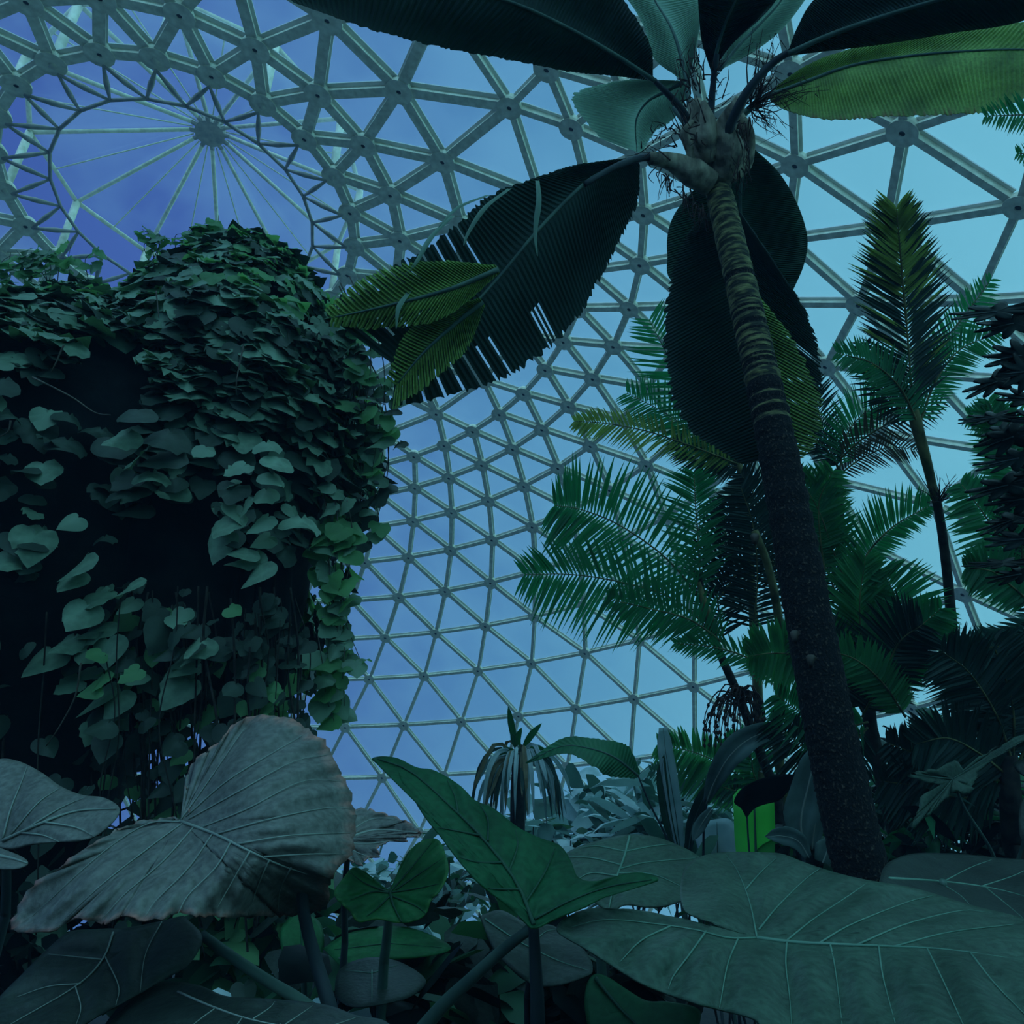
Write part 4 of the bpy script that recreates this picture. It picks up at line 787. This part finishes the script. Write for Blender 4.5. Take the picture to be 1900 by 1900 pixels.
def lumpy(p, s=1.): 
    v = 0
    for i, q in enumerate(NZ):
        f = (1.1+.55*i)*s; v += math.sin(f*p[0]+q[0])*math.sin(f*p[1]+q[1]+i)*math.sin(f*p[2]+q[2])/(1+.4*i)
    return v
def lobe_r(l, z):
    pr = LOBE[l][2]; return np.interp(z, [a for a, b in pr], [b for a, b in pr])
def lobe_p(l, phi, z, dr=0.):
    r = lobe_r(l, z); p = np.array([LOBE[l][0]+r*math.sin(phi), LOBE[l][1]-r*math.cos(phi), z+1.7])
    r2 = r*(1+.07*lumpy(p))+dr; return np.array([LOBE[l][0]+r2*math.sin(phi), LOBE[l][1]-r2*math.cos(phi), z+1.7])
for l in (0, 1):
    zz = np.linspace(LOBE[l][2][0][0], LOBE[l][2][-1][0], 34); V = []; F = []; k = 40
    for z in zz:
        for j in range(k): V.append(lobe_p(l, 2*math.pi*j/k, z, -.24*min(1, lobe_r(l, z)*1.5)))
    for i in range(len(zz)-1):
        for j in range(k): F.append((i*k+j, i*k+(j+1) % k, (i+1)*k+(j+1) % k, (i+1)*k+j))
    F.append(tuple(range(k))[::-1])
    part('shade_core', (V, F), M['core'], VP)  # near-black body that paints in the shade behind the leaves
LV = []      # (matrix rows, origin, mesh key, size)
def add_leaf(p, nrm_, size, m_, roll=.3, up=.45):
    n_ = np.array(nrm_, float)+np.array([0, 0, up])+RNG.normal(0, .22, 3); n_ /= np.linalg.norm(n_)
    dn = np.array([RNG.normal(0, roll), RNG.normal(0, roll*.6), -1.]); dn -= n_*(dn@n_); dn /= np.linalg.norm(dn)
    x = np.cross(-n_, -dn); LV.append((np.c_[x, -n_, -dn]*size, p, (int(RNG.integers(4)), m_), size))
def inside(p, skip):
    for l in (0, 1):
        if l == skip: continue
        z = p[2]-1.7
        if LOBE[l][2][0][0] < z < LOBE[l][2][-1][0] and math.hypot(p[0]-LOBE[l][0], p[1]-LOBE[l][1]) < lobe_r(l, z)-.08: return True
    return False
tries = 0; cnt = 0
while cnt < 4200 and tries < 60000:
    tries += 1; l = 0 if RNG.uniform() < .5 else 1; phi = RNG.uniform(-1.9, 1.9) if l == 0 else RNG.uniform(-1.6, 2.6); pr = LOBE[l][2]
    z = RNG.uniform(max(pr[0][0], -.3), pr[-1][0]-.02)
    if RNG.uniform() > (lobe_r(l, z)+.35)/2.2: continue
    p = lobe_p(l, phi, z, RNG.uniform(-.12, .07))
    if inside(p, l): continue
    dens = np.interp(z, [0, 1, 2.0, 2.9, 3.5, 6], [.13, .20, .42, .80, 1.05, 1.1])
    hol = lumpy(p*1.35+5, 1.5)
    if RNG.uniform() > dens+.55*hol-(.45 if z < 3.1 else (.25 if z < 3.8 else 0)): continue
    r1, r0 = lobe_r(l, z+.1), lobe_r(l, z-.1); sl = (r0-r1)/.2; n_ = np.array([math.sin(phi), -math.cos(phi), sl]); n_ /= np.linalg.norm(n_)
    m_ = 'vine' if RNG.uniform() < (.6 if z > 3.0 else .22) else 'vine_dark'  # shade-coloured leaf chosen more often low down
    qx, qy, _ = proj(p)
    if ((qx-205)/95)**2+((qy-705)/90)**2 < 1 or ((qx-130)/70)**2+((qy-930)/60)**2 < 1 or ((qx-420)/60)**2+((qy-1060)/60)**2 < 1 or ((qx-60)/70)**2+((qy-1280)/120)**2 < 1: continue
    if (z > 4.1 and RNG.uniform() < .25) or (l == 1 and phi > 1.2 and RNG.uniform() < .3): m_ = 'vine_light'  # paler leaf more frequent near the top and right side
    add_leaf(p, n_, RNG.uniform(.13, .25)*(1 if z < 4.2 else .8), m_, up=.45 if z < 3.6 else .2); cnt += 1
# hanging chains of bigger leaves on the dark face
for (px, py, L_, s) in [(165, 960, 380, .26), (190, 1090, 260, .24), (430, 830, 200, .24), (455, 900, 160, .22), (300, 760, 160, .30), (250, 800, 120, .28), (340, 1130, 150, .24), (505, 960, 60, .26), (60, 860, 160, .22), (20, 1000, 120, .22), (270, 1080, 90, .24), (150, 1180, 90, .2), (480, 820, 120, .22), (380, 1160, 90, .2)]:
    d = 4.45
    for q in np.arange(0, L_, 38*s/.24*.85):
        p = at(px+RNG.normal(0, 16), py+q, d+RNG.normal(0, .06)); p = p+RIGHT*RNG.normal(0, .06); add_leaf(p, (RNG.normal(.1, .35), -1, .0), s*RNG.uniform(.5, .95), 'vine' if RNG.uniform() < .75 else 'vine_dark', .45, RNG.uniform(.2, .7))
# fringe on the right side and sprigs on top
T = []
def strand(pp, r=.006, leaves=0, size=.16, m_='vine_light', nx=.4):
    W_ = catmull(pts(pp), 24); T.append(tube(W_, np.linspace(r, r*.5, 24), 5))
    for i in range(leaves):
        s = RNG.integers(24); add_leaf(W_[s]+RNG.normal(0, .03, 3), (RNG.normal(0, .5)+nx*0, -1, .2), size*RNG.uniform(.7, 1.2), m_ if RNG.uniform() < .6 else 'vine', .5, .2)
for i in range(14):
    x = RNG.uniform(640, 715); y = RNG.uniform(560, 780); strand([(x-25, y-60, 6.0), (x, y, 5.9), (x+RNG.uniform(-10, 15), y+RNG.uniform(60, 170), 5.8), (x+RNG.uniform(-30, 10), y+RNG.uniform(200, 300), 5.7)], .006, 8, .18, 'vine_light' if i % 3 == 0 else 'vine_dark')
for i in range(9):
    x = RNG.uniform(600, 660); y = RNG.uniform(950, 1120); strand([(x-10, y-80, 5.4), (x, y, 5.3), (x+RNG.normal(0, 8), y+120, 5.2), (x+RNG.normal(0, 10), y+230, 5.1)], .005, 7, .17)
strand([(590, 1180, 5.0), (600, 1240, 5.0), (605, 1290, 5.0), (622, 1345, 5.0)], .004, 9, .2)
strand([(640, 1200, 5.0), (636, 1260, 5.0), (640, 1310, 5.0)], .004, 5, .14)
for i in range(26):
    x = RNG.uniform(0, 560); y = np.interp(x, [0, 110, 230, 400, 560], [500, 500, 475, 430, 545]); strand([(x, y+25, 6.7), (x+RNG.normal(0, 8), y-10, 6.7), (x+RNG.normal(0, 14), y-RNG.uniform(15, 40), 6.7)], .004, 5, .14)
T3 = []
for i in range(84):      # bare hanging stems below, with small leaves
    x = RNG.uniform(225, 560) if i < 62 else RNG.uniform(20, 330); y = RNG.uniform(1080, 1230); d = RNG.uniform(4.3, 5.6)
    a = pts([(x, y, d), (x+RNG.normal(0, 8), y+110, d), (x+RNG.normal(0, 14), y+260, d*.98), (x+RNG.normal(0, 16), y+430, d*.97), (x+RNG.normal(0, 20), y+600, d*.96)]); W_ = catmull(a, 30)
    T3.append(tube(W_, RNG.uniform(.003, .009), 5))
    for q in range(9 if i < 62 else 5): add_leaf(W_[RNG.integers(30)]+RNG.normal(0, .05, 3), (RNG.normal(0, .5), -1, 0), RNG.uniform(.07, .17), 'vine_dark' if RNG.uniform() < .75 else 'vine_light', .6, .3)
T2 = []
for i in range(9):
    x = RNG.uniform(420, 560); T2.append(tube(catmull(pts([(x, 1050, 5.2), (x-10, 1250, 5), (x-25, 1450, 4.9), (x-30, 1650, 4.8)]), 16), RNG.uniform(.03, .06), 7))
q = part('hanging_stems', join(T3), M['darkcane'], VP); q['kind'] = 'stuff'
part('inner_stems', join(T2), M['core'], VP)
# light coloured bare twigs across the dark face
for pp in ([(60, 700, 4.2), (130, 735, 4.2), (175, 765, 4.2), (205, 770, 4.2)], [(150, 1230, 4.2), (140, 1290, 4.2), (112, 1345, 4.2), (85, 1385, 4.2)], [(20, 780, 4.2), (15, 800, 4.2), (0, 810, 4.2)], [(290, 540, 4.9), (295, 590, 4.8)], [(452, 640, 4.7), (440, 700, 4.6), (438, 730, 4.6)], [(118, 640, 4.4), (105, 670, 4.4), (95, 690, 4.4)]):
    T.append(tube(catmull(pts(pp), 14), np.linspace(.006, .003, 14), 5))
q = part('stems', join(T), M['twig'], VP); q['kind'] = 'stuff'
def psize(e): 
    x, y, z = proj(e[1]); return -1 if not (0 < x < 1900 and 0 < y < 1900) or e[1][1] > 5.6 else e[3]/z
order = sorted(range(len(LV)), key=lambda i: -psize(LV[i])); big = set(order[:300]); Vs = []; Fs = []; mi = []; o_ = 0
vo = org(VP)
for i, (R3, p, key, s) in enumerate(LV):
    if i in big:
        q = obj('leaf', HM[key], VP); mm = Matrix.Identity(4)
        for a in range(3):
            for b in range(3): mm[a][b] = R3[a][b]
            mm[a][3] = p[a]-vo[a]
        q.matrix_local = mm
    else:
        v, f = HV[key[0]]; Vs.append(v@R3.T+p-vo); Fs += [tuple(x+o_ for x in t) for t in f]; mi += [VM.index(key[1])]*len(f); o_ += len(v)
q = obj('small_leaves', mesh('small_leaves', np.vstack(Vs), Fs, [LF[m_] for m_ in VM], True, mi), VP); q['kind'] = 'stuff'

# ================================================================== lobed near-black tree at the right edge
c0 = at(2010, 1500, 4.2); P = plant('lobed_leaf_tree', 'near-black tree of deeply lobed layered leaves at the right edge', 'tree', c0[0], c0[1])
tr_ = tofloor(catmull(pts([(2010, 560, 4.0), (2000, 800, 4.0), (2000, 1100, 4.1), (2010, 1500, 4.2)]), 24)); part('trunk', tube(tr_, np.linspace(.05, .09, len(tr_)), 10), M['bark'], P)
def lobed(cx, cy, w, h, d, ang_, nl=7, seed=0, tilt=.35):
    rng = np.random.default_rng(seed); O = []; nn = nl*2+3
    for i in range(nl*5+1):
        t = i/(nl*5)*2*math.pi; lob = .76+.24*math.cos(nl*t+.4)+rng.normal(0, .02)
        O.append((cx+w*lob*math.cos(t), cy+h*lob*math.sin(t)))
    O = np.array(O[:-1]); c = np.array([cx, cy]); a = math.radians(ang_); R2 = np.array([[math.cos(a), -math.sin(a)], [math.sin(a), math.cos(a)]]); O = c+(O-c)@R2.T
    e = ear(P, O, (cx, cy), [(cx-w, cy, d-.05), (cx+w, cy, d+.05), (cx, cy-h, d+.09), (cx, cy+h, d-.09), (cx, cy, d-.06)], LF['lobed'], veins=[[(cx, cy), tuple(c+(np.array([-w*.8, 0]))@R2.T)]], vmat=M['stalk_dark'], nr=5, no=90, quilt=.01, qw=8, ripple=.03, rfreq=nl, vw=.004, name='lobed_leaf')
    part('leaf_stalk', tube(catmull(pts([(cx, cy, d), ((cx+2005)/2, cy+12, (d+4)/2), (2003, cy+70, 4.0)]), 10), .008, 6), M['stalk_dark'], e)
for i, (cx, cy, w, h, a) in enumerate([(1850, 578, 95, 17, -6), (1880, 600, 80, 26, -12), (1895, 660, 75, 36, -8), (1850, 708, 72, 22, -22), (1905, 690, 60, 40, -5), (1845, 775, 72, 13, -6), (1880, 810, 85, 28, -20), (1860, 800, 50, 18, -25),
        (1890, 850, 90, 22, -12), (1870, 900, 88, 24, -14), (1905, 925, 85, 28, -8), (1880, 965, 75, 20, -20), (1900, 1000, 80, 22, -5), (1860, 1045, 76, 10, -4), (1895, 1065, 70, 18, -10), (1910, 740, 70, 20, 5), (1935, 780, 60, 34, 0), (1935, 960, 60, 34, 0), (1935, 870, 60, 34, 0)]):
    lobed(cx, cy, w, h, 3.7+.05*(i % 4), a, nl=9+(i % 3), seed=i)

# ================================================================== middle distance plants
def strap(parent, pp, wpx, mat, name='leaf', prof=None, tw=0, thick=.002, n=22, fold=.25):
    """strap or paddle leaf along (px,py,d) points with pixel half width wpx"""
    C_ = catmull(pp, n); prof = prof or [(0, .4), (.3, .9), (.6, 1), (.85, .6), (1, .04)]; V = []; F = []
    for i in range(n):
        tg = C_[min(i+1, n-1), :2]-C_[max(i-1, 0), :2]; tg /= np.linalg.norm(tg)+1e-9; nl = np.array([tg[1], -tg[0]])
        w = wpx*np.interp(i/(n-1), [q[0] for q in prof], [q[1] for q in prof]); wm = w*C_[i, 2]/FL
        for s in (-1, -.5, 0, .5, 1): V.append(at(C_[i, 0]+nl[0]*w*s, C_[i, 1]+nl[1]*w*s, C_[i, 2]-wm*fold*(abs(s)-.5)+tw*s*wm))
    for i in range(n-1):
        for j in range(4): F.append((5*i+j, 5*i+j+1, 5*i+j+6, 5*i+j+5))
    o = part(name, (V, F), LF[mat] if isinstance(mat, str) else mat, parent, True, None, thick)
    if wpx > 7: part('midrib', tube([at(*p)-FWD*.01 for p in C_], np.linspace(wpx*.07*C_[0, 2]/FL, wpx*.02*C_[0, 2]/FL, n), 5), M['vein_grey'] if mat in ('paddle',) else M['stalk'], o)
    return o
def pl(name, label, cat, px, py, d): w = at(px, py, d); return plant(name, label, cat, w[0], w[1])
# dracaena with drooping dry straps
P = pl('dragon_tree', 'small dragon tree with a skirt of drooping pale straps, centre distance', 'plant', 962, 1560, 8.5)
tr_ = tofloor(catmull(pts([(968, 1392, 8.5), (962, 1450, 8.5), (960, 1540, 8.5)]), 10)); part('trunk', tube(tr_, .09, 8), M['darkcane'], P)
rng = np.random.default_rng(21)
for i in range(64):
    a = rng.uniform(0, 2*math.pi); ln = rng.uniform(50, 108); dx = math.cos(a); dz = math.sin(a)*.5; y0 = 1405+rng.uniform(-8, 28)
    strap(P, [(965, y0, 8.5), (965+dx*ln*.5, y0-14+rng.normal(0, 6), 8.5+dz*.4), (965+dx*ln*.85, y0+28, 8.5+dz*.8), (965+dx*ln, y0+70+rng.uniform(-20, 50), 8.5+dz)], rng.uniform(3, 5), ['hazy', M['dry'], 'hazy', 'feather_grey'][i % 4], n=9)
for pp in ([(962, 1395, 8.5), (955, 1375, 8.5), (948, 1360, 8.5)], [(970, 1390, 8.5), (985, 1365, 8.4), (1005, 1342, 8.4)], [(965, 1395, 8.5), (960, 1372, 8.5), (968, 1350, 8.5)], [(960, 1398, 8.4), (940, 1392, 8.4), (920, 1402, 8.3)], [(970, 1398, 8.4), (990, 1390, 8.4), (1010, 1388, 8.3)], [(960, 1398, 8.5), (950, 1350, 8.5), (943, 1310, 8.5)]):
    strap(P, pp, 6.5, 'feather_bright', n=9)
P = pl('arching_leaf_plant', 'plant with one arching wavy-edged dark green leaf over the dragon tree', 'plant', 1230, 1570, 7)
blade(P, [(1185, 1440), (1140, 1405), (1090, 1388), (1040, 1385), (975, 1416)], [(1188, 1434), (1165, 1385), (1115, 1372), (1045, 1370), (975, 1415)], [(1182, 1444), (1130, 1440), (1100, 1422), (1050, 1398), (976, 1417)], [6.8, 6.7, 6.6], [6.8, 6.9, 6.6], [6.8, 6.5, 6.6], LF['feather'], n=30, m_=4, pleat=.01, jag=.06, name='leaf', rach=.012)
stalk(P, [(1185, 1442, 6.8), (1205, 1490, 6.85), (1235, 1550, 6.9), (1245, 1580, 6.9)], .008, .012, M['stalk_dark'], True)
P = pl('strap_leaf_plant', 'tall upright pale green strap leaf standing in the middle distance', 'plant', 1258, 1580, 7.2)
strap(P, [(1262, 1585, 7.2), (1255, 1520, 7.2), (1244, 1450, 7.2), (1235, 1395, 7.2), (1230, 1350, 7.2)], 15, 'hazy', prof=[(0, .5), (.3, .9), (.6, 1), (.85, .9), (1, .5)])
strap(P, [(1258, 1585, 7.2), (1238, 1520, 7.2), (1228, 1440, 7.2), (1232, 1400, 7.2)], 11, 'under')
strap(P, [(1275, 1590, 7.1), (1285, 1530, 7.1), (1305, 1480, 7.0), (1330, 1440, 7)], 13, 'feather_dark')
part('stalk', tube(tofloor(pts([(1262, 1580, 7.2), (1262, 1620, 7.2)])), .03, 7), M['stalk'], P)
P = pl('paddle_leaf_plant', 'paddle-leaved plant with a folded half-shaded grey leaf left of the trunk', 'plant', 1330, 1590, 6.2)
strap(P, [(1310, 1490, 6.0), (1325, 1450, 5.9), (1355, 1400, 5.8), (1400, 1365, 5.8), (1465, 1348, 5.9)], 26, 'paddle', prof=[(0, .2), (.3, .7), (.6, 1), (.85, .7), (1, .05)], fold=.6)
strap(P, [(1320, 1500, 6.0), (1300, 1530, 6.0), (1285, 1560, 6)], 12, 'paddle')
stalk(P, [(1312, 1485, 6.0), (1306, 1540, 6.05), (1305, 1600, 6.1)], .008, .012, M['stalk_dark'], True)
P = pl('paddle_leaf_plant', 'very dark pointed leaf on a thin stalk in front of the lime banana leaf', 'plant', 1390, 1590, 5.6)
ear(P, [(1385, 1518), (1375, 1500), (1362, 1488), (1375, 1465), (1400, 1450), (1440, 1438), (1480, 1440), (1462, 1468), (1445, 1485), (1420, 1492), (1400, 1500)], (1410, 1470), [(1385, 1518, 5.5), (1480, 1440, 5.5), (1365, 1488, 5.4), (1410, 1470, 5.45)], LF['lobed'], nr=5, no=50)
stalk(P, [(1386, 1510, 5.5), (1388, 1550, 5.5), (1392, 1600, 5.5)], .006, .008, M['stalk_dark'], True)
P = pl('banana_plant', 'banana plant with an upright lime-green leaf glowing behind the dark pointed leaf', 'plant', 1402, 1600, 5.9)
strap(P, [(1402, 1600, 5.9), (1401, 1560, 5.9), (1399, 1500, 5.9), (1398, 1478, 5.95), (1397, 1462, 6)], 38, 'lime', prof=[(0, .9), (.3, 1), (.8, 1), (1, .7)], fold=.2)
stalk(P, [(1402, 1590, 5.92), (1402, 1640, 5.92)], .03, .04, M['stalk'], True)
P = pl('paddle_leaf_plant', 'upright pale grey paddle leaf with wavy edge beside the foot of the leaning trunk', 'plant', 1500, 1600, 5.0)
strap(P, [(1490, 1570, 5.0), (1485, 1520, 5.0), (1498, 1460, 5.0), (1510, 1410, 5.0), (1512, 1385, 5.0)], 34, 'paddle', prof=[(0, .4), (.3, 1), (.7, .75), (1, .2)], fold=.5)
stalk(P, [(1490, 1565, 5.0), (1492, 1620, 5.0)], .012, .014, M['stalk_dark'], True)
strap(P, [(1505, 1575, 5.1), (1512, 1520, 5.1), (1522, 1470, 5.1), (1528, 1420, 5.1)], 24, 'paddle', prof=[(0, .4), (.3, 1), (.7, .75), (1, .2)], fold=.6)
strap(P, [(1500, 1590, 4.9), (1480, 1560, 4.9), (1450, 1550, 4.9), (1420, 1552, 4.9)], 18, 'paddle', fold=.5)
strap(P, [(1525, 1600, 4.4), (1535, 1575, 4.4), (1548, 1555, 4.4)], 24, 'paddle', prof=[(0, .6), (.5, 1), (1, .3)])
P = pl('paddle_leaf_plant', 'broad pale blue-green leaf standing left of the lime banana leaf', 'plant', 1325, 1600, 6.6)
ear(P, [(1300, 1590), (1288, 1545), (1300, 1528), (1345, 1518), (1362, 1530), (1368, 1560), (1365, 1595)], (1332, 1588), [(1332, 1588, 6.6), (1300, 1530, 6.7), (1362, 1530, 6.6)], LF['hazy'], nr=5, no=50, veins=[[(1332, 1588), (1330, 1525)]], vmat=M['stalk'])
stalk(P, [(1332, 1588, 6.62), (1332, 1640, 6.6)], .012, .014, None, True)
# star shaped leaves right
P = pl('papaya_plant', 'papaya-like plant with a large star-shaped grey-green leaf at the right', 'plant', 1880, 1600, 4.4)
ear(P, [(1750, 1455), (1720, 1452), (1685, 1440), (1700, 1432), (1730, 1428), (1770, 1412), (1790, 1425), (1830, 1400), (1870, 1375), (1902, 1362), (1900, 1375), (1860, 1400), (1820, 1430), (1808, 1450), (1800, 1470), (1770, 1470), (1745, 1490), (1730, 1510), (1700, 1530), (1690, 1535), (1700, 1510), (1712, 1480), (1735, 1468)], (1768, 1445),
    [(1768, 1445, 4.3), (1685, 1440, 4.2), (1902, 1362, 4.5), (1690, 1535, 4.1), (1800, 1470, 4.25)], LF['ear_right'], veins=[[(1768, 1445), (1690, 1438)], [(1768, 1445), (1840, 1400), (1895, 1366)], [(1768, 1445), (1735, 1485), (1695, 1530)]], vmat=M['stalk'], nr=6, no=110, quilt=.01, qw=8, vw=.004, jagged=2.2)
ear(P, [(1940, 1450), (1900, 1440), (1880, 1420), (1895, 1410), (1930, 1400), (1960, 1440), (1950, 1530), (1900, 1560), (1890, 1520), (1900, 1480)], (1925, 1450), [(1925, 1450, 4.4), (1890, 1540, 4.2), (1960, 1440, 4.4)], LF['ear_dark'], nr=5, no=50, veins=[[(1925, 1450), (1898, 1540)]], vmat=M['stalk'], vw=.003)
stalk(P, [(1768, 1446, 4.32), (1790, 1500, 4.4), (1840, 1580, 4.5), (1860, 1650, 4.5)], .008, .012, M['stalk'], True)
stalk(P, [(1925, 1450, 4.42), (1900, 1560, 4.5), (1870, 1650, 4.5)], .008, .012, M['stalk'], True)

# ------------------------------------------------------------------ shrubs: leaf tangles, near to far
def shrub(name, label, cx, cy, d, w, h, mats, nleaf=160, size=.2, depth=.8, kind='oval', seed=0):
    """bush with woody stems and many pointed leaves around pixel (cx, cy) at depth d; w, h = half size in metres"""
    P = pl(name, label, 'shrub', cx, cy, d); rng = np.random.default_rng(seed+100); c = at(cx, cy, d); T = []
    for i in range(7):
        e = c+RIGHT*rng.uniform(-w, w)*.8+np.array([0, 0, 1])*rng.uniform(-.2, h*.8)+np.array([0, 1, 0])*rng.uniform(-1, 1)*depth*.5
        b = np.array([c[0]+rng.normal(0, .15), c[1]+rng.normal(0, .15), -.04]); T.append(tube(catmull([b, (b+e)/2+rng.normal(0, .08, 3), e], 9), np.linspace(.018, .006, 9), 5))
    part('stems', join(T), M['darkcane'], P)
    for mi_, mt in enumerate(mats):
        V = []; F = []
        for i in range(nleaf//len(mats)):
            p = c+RIGHT*rng.normal(0, .5)*w+np.array([0, 0, 1])*(rng.uniform(-h*1.2, h)*rng.uniform(.4, 1))+np.array([0, 1, 0])*rng.normal(0, .5)*depth
            if p[2] < .1: p[2] = .1+rng.uniform(0, .3)
            if kind == 'strap': a = rng.uniform(0, 2*math.pi); dr = np.array([math.cos(a)*.8, math.sin(a)*.8, rng.uniform(-.3, 1)]); s = size*rng.uniform(1, 2.2); wd = .10
            else: dr = rng.normal(0, 1, 3); dr[2] = dr[2]*.4-.25; s = size*rng.uniform(.6, 1.4); wd = .34
            dr /= np.linalg.norm(dr); sv = np.cross(dr, rng.normal(0, 1, 3)+np.array([0, 0, 2])); sv /= np.linalg.norm(sv); nn = np.cross(dr, sv); b0 = len(V)
            for f_, ww, bend in ((0, .06, 0), (.25, .8, .02), (.5, 1, -.02), (.78, .62, -.10), (1, .03, -.25)):
                q = p+dr*s*f_+np.array([0, 0, 1])*bend*s; V += [q-sv*s*wd*ww+nn*s*.05*ww, q, q+sv*s*wd*ww+nn*s*.05*ww]
            for k_ in range(4): F += [(b0+3*k_, b0+3*k_+1, b0+3*k_+4, b0+3*k_+3), (b0+3*k_+1, b0+3*k_+2, b0+3*k_+5, b0+3*k_+4)]
        q = part('foliage', (V, F), LF[mt], P); q['kind'] = 'stuff'
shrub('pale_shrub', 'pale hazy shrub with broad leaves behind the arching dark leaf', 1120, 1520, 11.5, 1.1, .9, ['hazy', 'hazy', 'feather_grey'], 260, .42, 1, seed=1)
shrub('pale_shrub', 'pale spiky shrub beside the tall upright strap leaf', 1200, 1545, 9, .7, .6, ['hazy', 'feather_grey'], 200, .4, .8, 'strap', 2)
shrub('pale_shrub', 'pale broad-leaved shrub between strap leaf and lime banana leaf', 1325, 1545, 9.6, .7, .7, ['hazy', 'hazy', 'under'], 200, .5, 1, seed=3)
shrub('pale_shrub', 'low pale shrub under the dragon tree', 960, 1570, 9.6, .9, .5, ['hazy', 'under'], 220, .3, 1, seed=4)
shrub('leafy_shrub', 'small-leaved shrub between the notched heart leaf and the tall arrow leaf', 800, 1690, 6.5, .8, .5, ['hazy', 'under', 'vine_dark'], 300, .16, .8, seed=5)
shrub('leafy_shrub', 'low tangle with green leaves right of the huge browned leaf stalk', 690, 1760, 4.2, .45, .35, ['under', 'ear_dark', 'hazy'], 120, .26, .5, seed=6)
shrub('leafy_shrub', 'low green tangle under the huge browned leaf', 450, 1760, 4.6, .45, .4, ['under', 'vine_light', 'under'], 120, .28, .5, seed=7)
shrub('dark_shrub', 'dark low foliage along the bottom behind the arrow leaf stalks', 880, 1800, 3.4, .6, .3, ['ear_dark', 'lobed', 'under'], 170, .24, .6, seed=8)
shrub('dark_shrub', 'dark foliage at the bottom centre right of the arrow leaf', 1080, 1850, 3.2, .4, .3, ['ear_dark', 'lobed'], 110, .24, .5, seed=9)
shrub('dark_shrub', 'dark ferny undergrowth at the right behind the corner leaves', 1770, 1540, 5.6, .6, .5, ['feather_dark', 'lobed', 'feather'], 190, .28, .7, 'strap', 10)
shrub('dark_shrub', 'dark undergrowth between the trunk and the right edge fronds', 1680, 1500, 7.2, .7, .8, ['feather_dark', 'under', 'lobed'], 150, .3, .8, 'strap', seed=11)
shrub('dark_shrub', 'dark undergrowth at the right edge below the lobed tree', 1880, 1480, 6.5, .7, .8, ['feather_dark', 'lobed', 'under'], 150, .3, .8, 'strap', seed=12)
shrub('dark_shrub', 'dark undergrowth just left of the foot of the leaning trunk', 1450, 1540, 7.2, .4, .5, ['ear_dark', 'under'], 130, .3, .6, seed=13)
shrub('leafy_shrub', 'leafy undergrowth below the vine column by its hanging stems', 330, 1620, 5.2, .9, .6, ['vine_dark', 'under', 'core_leaf'] if 'core_leaf' in LF else ['vine_dark', 'lobed'], 260, .22, .7, seed=14)
shrub('leafy_shrub', 'leafy undergrowth at the left edge below the grey leaf', 60, 1680, 4.6, .7, .5, ['vine_dark', 'lobed'], 200, .2, .6, seed=15)
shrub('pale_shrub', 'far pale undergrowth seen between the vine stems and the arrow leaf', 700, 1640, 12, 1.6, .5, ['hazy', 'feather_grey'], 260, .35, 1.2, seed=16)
shrub('dark_shrub', 'undergrowth behind the very large corner leaf at mid right', 1560, 1600, 6.5, 1.2, .35, ['ear_dark', 'under'], 240, .3, .8, seed=17)
# two extra broad leaves low in the middle
P = ep('green broad leaf low behind the stalk of the huge browned leaf', (560, 1790), 3.4)
ear(P, [(540, 1700), (520, 1730), (528, 1780), (550, 1805), (580, 1802), (600, 1760), (595, 1715), (570, 1698)], (560, 1735), [(560, 1735, 3.3), (540, 1800, 3.2), (570, 1700, 3.45), (600, 1760, 3.3)], LF['ear_bright'], veins=[[(560, 1715), (560, 1800)]], vmat=M['vein_dark'], nr=6, no=50, vw=.004)
stalk(P, [(560, 1735, 3.32), (565, 1850, 3.4)], .012, .014, None, True)
P = ep('dark rounded leaf at the bottom below the notched heart leaf', (700, 1840), 2.9)
ear(P, [(620, 1850), (630, 1800), (680, 1778), (740, 1785), (790, 1820), (760, 1850), (700, 1865), (650, 1868)], (690, 1815), [(690, 1815, 2.7), (620, 1850, 2.6), (740, 1785, 2.9), (780, 1830, 2.7)], LF['ear_dark'], veins=[[(690, 1800), (690, 1860)], [(690, 1805), (740, 1790)], [(690, 1805), (640, 1800)]], vmat=M['vein'], nr=7, no=60, vw=.003)
stalk(P, [(690, 1815, 2.72), (700, 1900, 2.9)], .010, .012, M['stalk_dark'], True)
P = ep('green wrinkled leaf behind the stem of the notched heart leaf', (760, 1820), 3.2)
ear(P, [(600, 1760), (640, 1735), (700, 1720), (760, 1722), (820, 1745), (835, 1762), (790, 1775), (740, 1780), (680, 1785), (640, 1795)], (720, 1750), [(720, 1750, 3.1), (600, 1760, 3.1), (830, 1760, 3.1), (720, 1785, 3.0), (740, 1722, 3.3)], LF['ear_bright'], veins=[[(720, 1750), (620, 1762)], [(720, 1750), (820, 1758)]], vmat=M['vein_dark'], nr=7, no=60, quilt=.02, qw=8, vw=.003)
stalk(P, [(720, 1752, 3.12), (730, 1850, 3.2)], .010, .012, M['stalk_dark'], True)
